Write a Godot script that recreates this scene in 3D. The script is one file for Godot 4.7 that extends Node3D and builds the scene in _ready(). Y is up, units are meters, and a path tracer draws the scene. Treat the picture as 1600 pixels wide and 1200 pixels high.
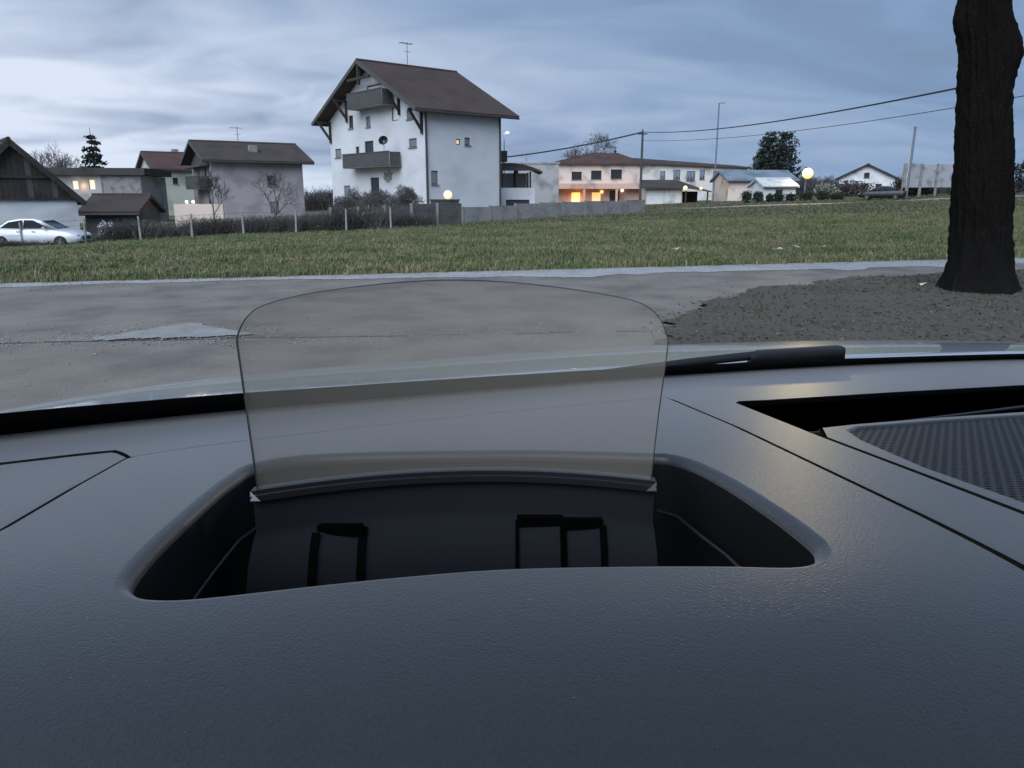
extends Node3D

# ---------------------------------------------------------------- mesh helpers
class MB:
	var v := PackedVector3Array()
	var n := PackedVector3Array()
	var col := PackedColorArray()
	var uv := PackedVector2Array()
	func tri(a: Vector3, b: Vector3, c: Vector3) -> void:
		var k := (b - a).cross(c - a).normalized()
		tri_n(a, b, c, k, k, k)
	func tri_n(a: Vector3, b: Vector3, c: Vector3, na: Vector3, nb: Vector3, nc: Vector3) -> void:
		v.append(a); v.append(c); v.append(b)
		n.append(na); n.append(nc); n.append(nb)
	func quad(a: Vector3, b: Vector3, c: Vector3, d: Vector3) -> void:
		tri(a, b, c); tri(a, c, d)
	func quad_n(a: Vector3, b: Vector3, c: Vector3, d: Vector3, na: Vector3, nb: Vector3, nc: Vector3, nd: Vector3) -> void:
		tri_n(a, b, c, na, nb, nc); tri_n(a, c, d, na, nc, nd)
	func box(lo: Vector3, hi: Vector3, t := Transform3D()) -> void:
		var p := []
		for i in 8:
			p.append(t * Vector3(hi.x if i & 1 else lo.x, hi.y if i & 2 else lo.y, hi.z if i & 4 else lo.z))
		quad(p[4], p[5], p[7], p[6]); quad(p[1], p[0], p[2], p[3]); quad(p[5], p[1], p[3], p[7])
		quad(p[0], p[4], p[6], p[2]); quad(p[6], p[7], p[3], p[2]); quad(p[0], p[1], p[5], p[4])
	# bar of rectangular section from a to b, w across (horizontal), h in the other direction
	func bar(a: Vector3, b: Vector3, w: float, h: float) -> void:
		var d := (b - a)
		var l := d.length()
		d /= l
		var up := Vector3.UP if absf(d.y) < 0.95 else Vector3.FORWARD
		var s := d.cross(up).normalized()
		var u := s.cross(d)
		box(Vector3(-w / 2, -h / 2, 0), Vector3(w / 2, h / 2, l), Transform3D(Basis(s, u, d) if s.cross(u).dot(d) > 0 else Basis(-s, u, d), a))
	func tube(pts: Array, rad: Array, sides := 8, cap := true) -> void:
		var rings := []
		var nrm := []
		var ref := Vector3.UP
		for i in pts.size():
			var d: Vector3 = (pts[mini(i + 1, pts.size() - 1)] - pts[maxi(i - 1, 0)]).normalized()
			if i == 0:
				ref = Vector3.RIGHT if absf(d.dot(Vector3.RIGHT)) < 0.8 else Vector3.UP
			var s := (ref - d * ref.dot(d)).normalized()
			ref = s
			var u := d.cross(s)
			var r := []
			var q := []
			for k in sides:
				var a := TAU * k / sides
				var o := s * cos(a) + u * sin(a)
				r.append(pts[i] + o * rad[i])
				q.append(o)
			rings.append(r); nrm.append(q)
		for i in pts.size() - 1:
			for k in sides:
				var j := (k + 1) % sides
				quad_n(rings[i][k], rings[i][j], rings[i + 1][j], rings[i + 1][k], nrm[i][k], nrm[i][j], nrm[i + 1][j], nrm[i + 1][k])
		if cap:
			for k in range(1, sides - 1):
				tri(rings[0][0], rings[0][k + 1], rings[0][k])
				var e: Array = rings[-1]
				tri(e[0], e[k], e[k + 1])
	# loft: rings of equal length, closed round; flat or smooth shaded
	func loft(rings: Array, smooth := true, closed := true, caps := true) -> void:
		var m: int = rings[0].size()
		var nn := []
		for i in rings.size():
			var q := []
			for k in m:
				var k0: int = (k - 1 + m) % m if closed else maxi(k - 1, 0)
				var k1: int = (k + 1) % m if closed else mini(k + 1, m - 1)
				var du: Vector3 = rings[i][k1] - rings[i][k0]
				var dv: Vector3 = rings[mini(i + 1, rings.size() - 1)][k] - rings[maxi(i - 1, 0)][k]
				q.append(du.cross(dv).normalized())
			nn.append(q)
		for i in rings.size() - 1:
			for k in (m if closed else m - 1):
				var j := (k + 1) % m
				if smooth:
					quad_n(rings[i][k], rings[i][j], rings[i + 1][j], rings[i + 1][k], nn[i][k], nn[i][j], nn[i + 1][j], nn[i + 1][k])
				else:
					quad(rings[i][k], rings[i][j], rings[i + 1][j], rings[i + 1][k])
		if caps:
			for e in [0, rings.size() - 1]:
				var r: Array = rings[e]
				var c := Vector3.ZERO
				for p in r: c += p / float(r.size())
				for k in m:
					if e == 0: tri(c, r[(k + 1) % m], r[k])
					else: tri(c, r[k], r[(k + 1) % m])
	func sphere(c: Vector3, r: Vector3, seg := 12) -> void:
		var rings := []
		for i in seg / 2 + 1:
			var a := PI * i / (seg / 2)
			var q := []
			for k in seg:
				var b := -TAU * k / seg
				q.append(Vector3(sin(a) * cos(b), cos(a), sin(a) * sin(b)))
			rings.append(q)
		for i in rings.size() - 1:
			for k in seg:
				var j := (k + 1) % seg
				var a: Vector3 = rings[i][k]; var b: Vector3 = rings[i][j]; var d: Vector3 = rings[i + 1][j]; var e: Vector3 = rings[i + 1][k]
				quad_n(c + e * r, c + d * r, c + b * r, c + a * r, e, d, b, a)
	func mesh() -> ArrayMesh:
		var arr := []
		arr.resize(Mesh.ARRAY_MAX)
		arr[Mesh.ARRAY_VERTEX] = v
		arr[Mesh.ARRAY_NORMAL] = n
		if col.size() == v.size() and col.size() > 0: arr[Mesh.ARRAY_COLOR] = col
		if uv.size() == v.size() and uv.size() > 0: arr[Mesh.ARRAY_TEX_UV] = uv
		var m := ArrayMesh.new()
		m.add_surface_from_arrays(Mesh.PRIMITIVE_TRIANGLES, arr)
		return m

var used := {}
func numbered(called: String) -> String:
	if not used.has(called):
		used[called] = 0
		return called
	used[called] += 1
	return "%s_%03d" % [called, used[called]]

func thing(called: String, label: String, category: String, where := Vector3.ZERO, turn := 0.0, group := "") -> Node3D:
	var o := Node3D.new()
	o.name = numbered(called)
	add_child(o)
	o.position = where
	o.rotation.y = turn
	meta(o, label, category, group)
	return o

func meta(o: Node, label: String, category: String, group := "") -> void:
	o.set_meta("label", label)
	o.set_meta("category", category)
	if group != "": o.set_meta("group", group)

func part(parent: Node, called: String, mb: MB, m: Material) -> MeshInstance3D:
	var o := MeshInstance3D.new()
	o.mesh = mb.mesh()
	o.material_override = m
	o.name = called if parent != self else numbered(called)
	parent.add_child(o, true)
	return o

func struct(called: String, mb: MB, m: Material) -> MeshInstance3D:
	var o := part(self, called, mb, m)
	o.set_meta("kind", "structure")
	return o

func copies(parent: Node, called: String, mesh: Mesh, m: Material, tr: Array, cols: Array = []) -> MultiMeshInstance3D:
	var mm := MultiMesh.new()
	mm.transform_format = MultiMesh.TRANSFORM_3D
	mm.use_colors = cols.size() > 0
	mm.mesh = mesh
	mm.instance_count = tr.size()
	for i in tr.size():
		mm.set_instance_transform(i, tr[i])
		if cols.size(): mm.set_instance_color(i, cols[i])
	var o := MultiMeshInstance3D.new()
	o.multimesh = mm
	o.material_override = m
	o.name = called if parent != self else numbered(called)
	parent.add_child(o, true)
	o.set_meta("kind", "stuff")
	return o

# ---------------------------------------------------------------- materials
func lin(r: float, g: float, b: float) -> Color:
	return Color(r, g, b).linear_to_srgb()

func plain(r: float, g: float, b: float, rough := 0.8, metal := 0.0) -> StandardMaterial3D:
	var m := StandardMaterial3D.new()
	m.albedo_color = lin(r, g, b)
	m.roughness = rough
	m.metallic = metal
	return m

func noise_tex(colors: Array, freq: float, sd: int, octaves := 5, size := 512, stops: Array = []) -> NoiseTexture2D:
	var f := FastNoiseLite.new()
	f.seed = sd
	f.frequency = freq
	f.fractal_octaves = octaves
	var g := Gradient.new()
	var off := PackedFloat32Array()
	var cc := PackedColorArray()
	for i in colors.size():
		off.append(stops[i] if stops.size() else float(i) / (colors.size() - 1))
		cc.append(colors[i].linear_to_srgb())
	g.offsets = off
	g.colors = cc
	var t := NoiseTexture2D.new()
	t.width = size
	t.height = size
	t.seamless = true
	t.noise = f
	t.color_ramp = g
	return t

func bump_tex(freq: float, sd: int, strength := 4.0, size := 512, octaves := 4) -> NoiseTexture2D:
	var f := FastNoiseLite.new()
	f.seed = sd
	f.frequency = freq
	f.fractal_octaves = octaves
	var t := NoiseTexture2D.new()
	t.width = size
	t.height = size
	t.seamless = true
	t.noise = f
	t.as_normal_map = true
	t.bump_strength = strength
	return t

# fine random grain that tiles without a seam, between two colours
func grain_tex(a: Color, b: Color, sd: int, size := 256) -> ImageTexture:
	var rng := RandomNumberGenerator.new()
	rng.seed = sd
	var v := PackedFloat32Array()
	for i in size * size: v.append(rng.randf())
	var im := Image.create(size, size, false, Image.FORMAT_RGB8)
	for y in size:
		for x in size:
			var t := 0.0
			for e in [[0, 0, 3.0], [1, 0, 2.0], [-1, 0, 2.0], [0, 1, 2.0], [0, -1, 2.0], [1, 1, 1.0], [-1, -1, 1.0], [1, -1, 1.0], [-1, 1, 1.0]]:
				t += v[posmod(y + e[1], size) * size + posmod(x + e[0], size)] * e[2]
			t = clampf((t / 15.0 - 0.5) * 2.6 + 0.5, 0.0, 1.0)
			im.set_pixel(x, y, a.lerp(b, t).linear_to_srgb())
	return ImageTexture.create_from_image(im)

# fine pattern times coarse pattern, both in world space; scale = repeats per metre
func layered(fine: Texture2D, fs: float, coarse: Texture2D, cs: float, rough: float, normal: Texture2D = null, ns := 1.0) -> StandardMaterial3D:
	var m := StandardMaterial3D.new()
	m.albedo_texture = fine
	m.uv1_triplanar = true
	m.uv1_world_triplanar = true
	m.uv1_scale = Vector3.ONE * fs
	m.roughness = rough
	if coarse:
		m.detail_enabled = true
		m.detail_albedo = coarse
		m.detail_blend_mode = BaseMaterial3D.BLEND_MODE_MUL
		m.detail_uv_layer = BaseMaterial3D.DETAIL_UV_2
		m.uv2_triplanar = true
		m.uv2_world_triplanar = true
		m.uv2_scale = Vector3.ONE * cs
	if normal:
		m.normal_enabled = true
		m.normal_texture = normal
		m.normal_scale = ns
	return m

func glow(r: float, g: float, b: float, e: float) -> StandardMaterial3D:
	var m := plain(0.8, 0.8, 0.8, 0.4)
	m.emission_enabled = true
	m.emission = lin(r, g, b)
	m.emission_energy_multiplier = e
	return m

func grey(a: float, b: float, c := 1.0) -> Array:
	return [Color(a, a, a), Color(b, b, b), Color(c, c, c)]

var M := {}
func make_materials() -> void:
	var mottle := noise_tex([Color(0.72, 0.72, 0.72), Color(0.9, 0.9, 0.9), Color(1, 1, 1)], 0.012, 11, 5)
	var stain := noise_tex([Color(0.45, 0.45, 0.45), Color(0.8, 0.8, 0.8), Color(1, 1, 1), Color(1, 1, 1)], 0.010, 12, 6, 512, [0.0, 0.34, 0.5, 1.0])
	var grain := bump_tex(0.12, 3, 3.0)
	M.mottle = mottle
	M.stain = stain
	var speck := grain_tex(Color(0.021, 0.022, 0.025), Color(0.036, 0.037, 0.042), 31)
	var dm := layered(speck, 22.7, null, 1.0, 0.42)
	dm.heightmap_enabled = true
	dm.heightmap_texture = grain_tex(Color(0, 0, 0), Color(1, 1, 1), 33)
	dm.heightmap_scale = 0.010
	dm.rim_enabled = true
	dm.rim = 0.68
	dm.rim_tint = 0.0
	M.dash = dm
	M.grille = plain(0.026, 0.027, 0.030, 0.6)
	M.dash_dark = plain(0.012, 0.012, 0.014, 0.55)
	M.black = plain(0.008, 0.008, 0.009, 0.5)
	M.shutter_black = plain(0.015, 0.0165, 0.020, 0.75)
	M.shutter_black.metallic_specular = 0.2
	M.slot = plain(0.002, 0.002, 0.002, 0.9)
	M.slot.metallic_specular = 0.1
	M.trim_edge = plain(0.02, 0.02, 0.022, 0.35)
	M.frit = plain(0.006, 0.006, 0.007, 0.35)
	var paint := plain(0.52, 0.55, 0.58, 0.42, 0.3)
	paint.clearcoat_enabled = true
	paint.clearcoat = 1.0
	paint.clearcoat_roughness = 0.05
	M.car_paint = paint
	M.headliner = plain(0.32, 0.32, 0.31, 0.95)
	M.rubber = plain(0.012, 0.012, 0.013, 0.6)
	var ws := plain(0.6, 0.65, 0.65, 0.0)
	ws.transparency = BaseMaterial3D.TRANSPARENCY_ALPHA
	ws.albedo_color.a = 0.01
	ws.metallic_specular = 0.14
	M.windshield = ws
	var cg := plain(0.50, 0.46, 0.39, 0.06)
	cg.transparency = BaseMaterial3D.TRANSPARENCY_ALPHA
	cg.albedo_color.a = 0.2
	M.combiner = cg
	M.dust = plain(0.3, 0.3, 0.29, 0.9)
	M.combiner_edge = plain(0.05, 0.05, 0.05, 0.25)
	# ground
	var grass_fine := noise_tex([Color(0.035, 0.042, 0.018), Color(0.075, 0.085, 0.034), Color(0.13, 0.125, 0.06), Color(0.17, 0.15, 0.09)], 0.03, 21, 5)
	M.ground = layered(grass_fine, 0.4, mottle, 0.05, 0.95, grain, 1.0)
	var asphalt_fine := noise_tex([Color(0.13, 0.114, 0.097), Color(0.235, 0.208, 0.178), Color(0.36, 0.322, 0.282)], 0.16, 22, 4)
	var asphalt_coarse := noise_tex([Color(0.5, 0.5, 0.51), Color(0.8, 0.79, 0.78), Color(1, 1, 1)], 0.011, 23, 5)
	M.asphalt = layered(asphalt_fine, 0.8, asphalt_coarse, 0.16, 0.46, bump_tex(0.25, 24, 3.0), 0.3)
	M.asphalt.roughness_texture = noise_tex([Color(0.5, 0.5, 0.5), Color(0.75, 0.75, 0.75), Color(1, 1, 1)], 0.02, 25, 5)
	M.asphalt.roughness = 0.85
	M.gravel = layered(noise_tex([Color(0.2, 0.197, 0.19), Color(0.36, 0.353, 0.34), Color(0.5, 0.49, 0.475)], 0.12, 26, 4), 0.9, mottle, 0.4, 0.8, bump_tex(0.14, 27, 7.0), 1.0)
	M.sheen_strip = layered(noise_tex([Color(0.30, 0.293, 0.285), Color(0.43, 0.422, 0.412), Color(0.56, 0.55, 0.535)], 0.14, 29, 4), 1.3, mottle, 0.21, 0.5, bump_tex(0.14, 30, 5.0), 0.7)  # paler asphalt tone, the sheen of the wet road put into the colour
	M.soil = layered(noise_tex([Color(0.035, 0.03, 0.024), Color(0.07, 0.06, 0.047), Color(0.11, 0.094, 0.072), Color(0.085, 0.088, 0.045)], 0.05, 28, 5), 0.8, mottle, 0.12, 0.95, grain, 1.2)
	# buildings
	var plaster := noise_tex([Color(0.86, 0.86, 0.86), Color(1, 1, 1)], 0.05, 41, 4)
	for w in [["white_plaster", 0.74, 0.76, 0.79], ["pink_plaster", 0.42, 0.385, 0.40], ["green_plaster", 0.54, 0.55, 0.47], ["rose_plaster", 0.74, 0.48, 0.39], ["cream_plaster", 0.76, 0.63, 0.55], ["grey_plaster", 0.42, 0.42, 0.42], ["pale_plaster", 0.74, 0.70, 0.66], ["lime_wash", 0.72, 0.74, 0.76], ["shed_white", 0.78, 0.8, 0.82]]:
		var m := layered(plaster, 0.35, stain if w[0] != "white_plaster" else mottle, 0.07, 0.9)
		m.albedo_color = lin(w[1], w[2], w[3])
		M[w[0]] = m
	var roof_bump := bump_tex(0.06, 44, 6.0)
	for w in [["brown_roof", 0.064, 0.040, 0.036], ["dark_roof", 0.062, 0.046, 0.042], ["red_roof", 0.085, 0.044, 0.038], ["slate_roof", 0.055, 0.052, 0.052], ["blue_roof", 0.20, 0.25, 0.31], ["pale_roof", 0.62, 0.65, 0.68]]:
		var m := layered(noise_tex([Color(0.7, 0.7, 0.7), Color(1, 1, 1), Color(1.0, 0.93, 0.88)], 0.03, 45, 5), 0.3, stain, 0.06, 0.85, roof_bump, 0.6)
		m.albedo_color = lin(w[1], w[2], w[3])
		M[w[0]] = m
	M.dark_wood = layered(noise_tex([Color(0.018, 0.015, 0.013), Color(0.045, 0.037, 0.032), Color(0.075, 0.066, 0.06)], 0.03, 46, 5), 0.5, stain, 0.15, 0.9)
	M.grey_wood = layered(noise_tex([Color(0.05, 0.05, 0.052), Color(0.09, 0.088, 0.09), Color(0.13, 0.128, 0.13)], 0.03, 47, 5), 0.5, mottle, 0.15, 0.9)
	M.concrete = layered(noise_tex([Color(0.16, 0.16, 0.155), Color(0.26, 0.255, 0.25), Color(0.34, 0.335, 0.32)], 0.03, 48, 5), 0.5, stain, 0.2, 0.9)
	M.dark_concrete = layered(noise_tex([Color(0.035, 0.036, 0.037), Color(0.07, 0.07, 0.07), Color(0.10, 0.10, 0.098)], 0.03, 49, 5), 0.5, stain, 0.2, 0.9)
	M.frame_white = plain(0.6, 0.6, 0.6, 0.5)
	M.frame_brown = plain(0.06, 0.04, 0.03, 0.6)
	M.shutter = plain(0.24, 0.25, 0.27, 0.6)
	M.curtain = plain(0.7, 0.7, 0.72, 0.9)
	M.door = plain(0.03, 0.035, 0.045, 0.5)
	var pane := plain(0.05, 0.06, 0.07, 0.05)
	pane.transparency = BaseMaterial3D.TRANSPARENCY_ALPHA
	pane.albedo_color.a = 0.45
	M.pane = pane
	M.metal = plain(0.22, 0.23, 0.25, 0.45, 0.6)
	M.dark_metal = plain(0.05, 0.055, 0.065, 0.5, 0.4)
	M.pole_wood = layered(noise_tex([Color(0.05, 0.048, 0.048), Color(0.10, 0.096, 0.095)], 0.05, 50, 4), 0.8, null, 1.0, 0.9)
	M.pole_steel = plain(0.16, 0.19, 0.24, 0.5, 0.2)
	M.wire = plain(0.03, 0.03, 0.035, 0.7)
	M.warm_pane = glow(1.0, 0.5, 0.09, 0.4)
	M.warm_lamp = glow(1.0, 0.66, 0.14, 0.58)
	M.cream_lamp = glow(1.0, 0.80, 0.58, 0.6)
	M.street_glow = glow(1.0, 0.62, 0.09, 0.62)
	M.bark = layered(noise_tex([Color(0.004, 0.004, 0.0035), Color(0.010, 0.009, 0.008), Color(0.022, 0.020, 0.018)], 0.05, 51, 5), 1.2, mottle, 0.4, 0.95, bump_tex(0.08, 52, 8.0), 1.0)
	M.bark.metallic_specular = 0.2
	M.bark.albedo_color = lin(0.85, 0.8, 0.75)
	M.twig = plain(0.055, 0.048, 0.045, 0.9)
	M.pale_twig = plain(0.12, 0.11, 0.11, 0.9)
	var nd := plain(1, 1, 1, 0.85)
	nd.vertex_color_use_as_albedo = true
	M.leaf = nd
	var gl := plain(1, 1, 1, 0.8)
	gl.vertex_color_use_as_albedo = true
	gl.backlight_enabled = true
	gl.backlight = Color(0.25, 0.25, 0.25)
	M.grass = gl
	var cp := plain(0.66, 0.68, 0.72, 0.3, 0.1)
	cp.clearcoat_enabled = true
	M.white_paint = cp
	M.dark_paint = plain(0.012, 0.013, 0.015, 0.35)
	M.car_glass = plain(0.03, 0.035, 0.04, 0.08)
	M.tail_light = plain(0.18, 0.01, 0.01, 0.2)
	M.head_light = plain(0.6, 0.62, 0.65, 0.15)
	M.blossom = plain(0.62, 0.6, 0.66, 0.85)
	M.panel_grey = layered(noise_tex([Color(0.28, 0.29, 0.31), Color(0.36, 0.37, 0.39)], 0.03, 53, 4), 0.4, stain, 0.15, 0.7)
	M.litter = plain(0.6, 0.56, 0.48, 0.8)

# ---------------------------------------------------------------- terrain
var gnoise := FastNoiseLite.new()
func fe(x: float) -> float:          # far edge of the road, distance ahead
	return 13.3 + 0.27 * clampf(x, -22.0, 40.0)
func ground(x: float, f: float) -> float:
	var r := smoothstep(0.0, 1.0, (f - fe(x)) / 30.0)
	return r * (-0.3 + 0.035 * clampf(x, -45.0, 45.0)) + gnoise.get_noise_2d(x, f) * 0.10 * smoothstep(0.0, 1.0, (f - fe(x)) / 4.0)
func gp(x: float, f: float, up := 0.0) -> Vector3:
	return Vector3(x, ground(x, f) + up, -f)

# ---------------------------------------------------------------- sky
func make_sky() -> Sky:
	var w := 2560
	var h := 1280
	var a := FastNoiseLite.new(); a.seed = 7; a.frequency = 0.8; a.fractal_octaves = 4
	var b := FastNoiseLite.new(); b.seed = 19; b.frequency = 2.2; b.fractal_octaves = 6; b.fractal_gain = 0.5
	var buf := PackedFloat32Array()
	buf.resize(w * h * 3)
	var blue := Vector3(0.21, 0.325, 0.525)
	var grey_c := Vector3(0.205, 0.28, 0.415)
	var pale := Vector3(0.30, 0.415, 0.60)
	var bright := Vector3(0.74, 0.82, 0.97)
	for y in h:
		var el := PI * (0.5 - (y + 0.5) / h)
		for x in w:
			var c := blue
			if el > -0.01:
				var az := wrapf(TAU * (x + 0.5) / w, -PI, PI)
				var sy := sin(maxf(el, 0.0))
				var k := cos(el) / (sy + 0.17)
				var px := sin(az) * k
				var py := cos(az) * k
				# banks of cloud seen from below, torn into wisps
				var n1 := a.get_noise_2d(px * 0.5 + 3.1, py * 0.8)
				var n2 := b.get_noise_2d(px * 0.6 + n1 * 0.5, py * 1.1 + n1 * 0.7)
				var n := n1 * 0.62 + n2 * 0.38
				var da := wrapf(az + 0.85, -PI, PI)
				var gl := exp(-da * da / 0.42 - pow(maxf(0.0, el - 0.09) / 0.12, 2.0))
				c = blue.lerp(pale, clampf(0.25 + n * 1.5, 0.0, 1.0))
				c = c.lerp(grey_c, clampf(-n * 1.6 - 0.1, 0.0, 0.65))
				c = c.lerp(bright, clampf(gl * (1.45 + n * 2.1), 0.0, 0.97))
			var i := (y * w + x) * 3
			buf[i] = c.x
			buf[i + 1] = c.y
			buf[i + 2] = c.z
	var m := PanoramaSkyMaterial.new()
	m.panorama = ImageTexture.create_from_image(Image.create_from_data(w, h, false, Image.FORMAT_RGBF, buf.to_byte_array()))
	var s := Sky.new()
	s.sky_material = m
	return s

func light(parent: Node, at: Vector3, color: Color, energy: float, size := 0.1) -> OmniLight3D:
	var l := OmniLight3D.new()
	l.name = "lamp_light"
	l.light_color = color
	l.light_energy = energy
	l.light_size = size
	l.omni_range = 60.0
	l.omni_attenuation = 2.0
	l.shadow_enabled = true
	parent.add_child(l, true)
	l.position = at
	return l

# ---------------------------------------------------------------- building helpers
func tri_facing(mb: MB, a: Vector3, b: Vector3, c: Vector3, nrm: Vector3) -> void:
	if (b - a).cross(c - a).dot(nrm) > 0: mb.tri_n(a, b, c, nrm, nrm, nrm)
	else: mb.tri_n(a, c, b, nrm, nrm, nrm)

# a wall in the plane through o spanned by u and up, cut by rectangular openings (Rect2) with reveals going inwards
func wall(mb: MB, o: Vector3, u: Vector3, nrm: Vector3, poly: PackedVector2Array, holes: Array, depth := 0.16) -> void:
	var xs := [-1000.0, 1000.0]
	var ys := [-1000.0, 1000.0]
	for p in poly:
		xs.append(p.x); ys.append(p.y)
	for h in holes:
		xs.append(h.position.x); xs.append(h.end.x); ys.append(h.position.y); ys.append(h.end.y)
	xs.sort(); ys.sort()
	for i in xs.size() - 1:
		if xs[i + 1] - xs[i] < 1e-4 or xs[i] < -999 or xs[i + 1] > 999: continue
		for j in ys.size() - 1:
			if ys[j + 1] - ys[j] < 1e-4 or ys[j] < -999 or ys[j + 1] > 999: continue
			var mid := Vector2((xs[i] + xs[i + 1]) / 2, (ys[j] + ys[j + 1]) / 2)
			var inside := false
			for h in holes:
				if h.has_point(mid): inside = true
			if inside: continue
			var cell := PackedVector2Array([Vector2(xs[i], ys[j]), Vector2(xs[i + 1], ys[j]), Vector2(xs[i + 1], ys[j + 1]), Vector2(xs[i], ys[j + 1])])
			for q in Geometry2D.intersect_polygons(cell, poly):
				var t := Geometry2D.triangulate_polygon(q)
				for k in range(0, t.size(), 3):
					var p3 := []
					for e in 3: p3.append(o + u * q[t[k + e]].x + Vector3.UP * q[t[k + e]].y)
					tri_facing(mb, p3[0], p3[1], p3[2], nrm)
	for h in holes:
		var c := [h.position, Vector2(h.end.x, h.position.y), h.end, Vector2(h.position.x, h.end.y)]
		for k in 4:
			var a3: Vector3 = o + u * c[k].x + Vector3.UP * c[k].y
			var b3: Vector3 = o + u * c[(k + 1) % 4].x + Vector3.UP * c[(k + 1) % 4].y
			mb.quad(a3, b3, b3 - nrm * depth, a3 - nrm * depth)

# the filling of an opening: frame with panes, a closed roller shutter, a door or a lit window
func filling(root: Node3D, o: Vector3, u: Vector3, nrm: Vector3, r: Rect2, kind: String, frame: Material, depth := 0.10) -> void:
	var q := o - nrm * depth
	var at := func(x: float, y: float, d: float) -> Vector3: return q + u * x + Vector3.UP * y + nrm * d
	var b := 0.07
	var f := MB.new()
	var x0 := r.position.x; var x1 := r.end.x; var y0 := r.position.y; var y1 := r.end.y
	f.bar(at.call(x0, y0 + b / 2, 0.0), at.call(x1, y0 + b / 2, 0.0), 0.06, b)
	f.bar(at.call(x0, y1 - b / 2, 0.0), at.call(x1, y1 - b / 2, 0.0), 0.06, b)
	for x in [x0 + b / 2, x1 - b / 2]:
		var a: Vector3 = at.call(x, y0 + b, 0.0)
		var c: Vector3 = at.call(x, y1 - b, 0.0)
		f.bar(a, c, b, 0.06) if absf(nrm.z) > 0.5 else f.bar(a, c, 0.06, b)
	if kind == "glass" and r.size.x > 0.7:
		var xm := (x0 + x1) / 2
		f.bar(at.call(xm, y0 + b, 0.0), at.call(xm, y1 - b, 0.0), 0.05, 0.05)
	var name_ := "door" if kind == "door" else "window"
	var w := part(root, name_, f, frame)
	var p := MB.new()
	var a := [at.call(x0 + b, y0 + b, -0.01), at.call(x1 - b, y0 + b, -0.01), at.call(x1 - b, y1 - b, -0.01), at.call(x0 + b, y1 - b, -0.01)]
	tri_facing(p, a[0], a[1], a[2], nrm); tri_facing(p, a[0], a[2], a[3], nrm)
	if kind == "glass": part(w, "pane", p, M.pane)
	elif kind == "shutter":
		var s := MB.new()
		var rows := int((y1 - y0 - 2 * b) / 0.06)
		for k in rows:
			var yy := y0 + b + (y1 - y0 - 2 * b) * (k + 0.5) / rows
			s.bar(at.call(x0 + b, yy, 0.012), at.call(x1 - b, yy, 0.012), 0.02, 0.052)
		part(w, "roller_shutter", s, M.shutter)
		part(w, "pane", p, M.car_glass)
	elif kind == "curtain":
		part(w, "curtain", p, M.curtain)
	elif kind == "lit": part(w, "lit_pane", p, M.warm_pane)
	elif kind == "door":
		part(w, "door_leaf", p, M.door)
	if kind == "glass" or kind == "shutter":
		var s2 := MB.new()
		s2.bar(at.call(x0 - 0.05, y0 - 0.03, depth + 0.03), at.call(x1 + 0.05, y0 - 0.03, depth + 0.03), 0.16, 0.05)
		part(w, "sill", s2, M.concrete)

func gable_poly(w: float, he: float, hr: float) -> PackedVector2Array:
	return PackedVector2Array([Vector2(0, 0), Vector2(w, 0), Vector2(w, he), Vector2(w / 2, hr), Vector2(0, he)])

# local axes: x along the long side, front long wall at z = 0 facing +z, gables at x = 0 and x = l
# og, oe: roof overhang past the gables and past the eaves
func gable_house(root: Node3D, w: float, l: float, he: float, hr: float, og: float, oe: float, wm: Material, rm: Material, gable_open := [], front_open := [], frame: Material = null, barge: Material = null) -> void:
	if frame == null: frame = M.frame_white
	var mb := MB.new()
	var gh := []
	for e in gable_open: gh.append(e[0])
	var fh := []
	for e in front_open: fh.append(e[0])
	wall(mb, Vector3.ZERO, Vector3(0, 0, -1), Vector3(-1, 0, 0), gable_poly(w, he, hr), gh)
	wall(mb, Vector3(l, 0, 0), Vector3(0, 0, -1), Vector3(1, 0, 0), gable_poly(w, he, hr), [])
	wall(mb, Vector3.ZERO, Vector3(1, 0, 0), Vector3(0, 0, 1), PackedVector2Array([Vector2(0, 0), Vector2(l, 0), Vector2(l, he), Vector2(0, he)]), fh)
	wall(mb, Vector3(0, 0, -w), Vector3(1, 0, 0), Vector3(0, 0, -1), PackedVector2Array([Vector2(0, 0), Vector2(l, 0), Vector2(l, he), Vector2(0, he)]), [])
	part(root, "wall", mb, wm)
	for e in gable_open: filling(root, Vector3.ZERO, Vector3(0, 0, -1), Vector3(-1, 0, 0), e[0], e[1], frame)
	for e in front_open: filling(root, Vector3.ZERO, Vector3(1, 0, 0), Vector3(0, 0, 1), e[0], e[1], frame)
	roof(root, w, l, he, hr, og, oe, rm, barge)

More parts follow.
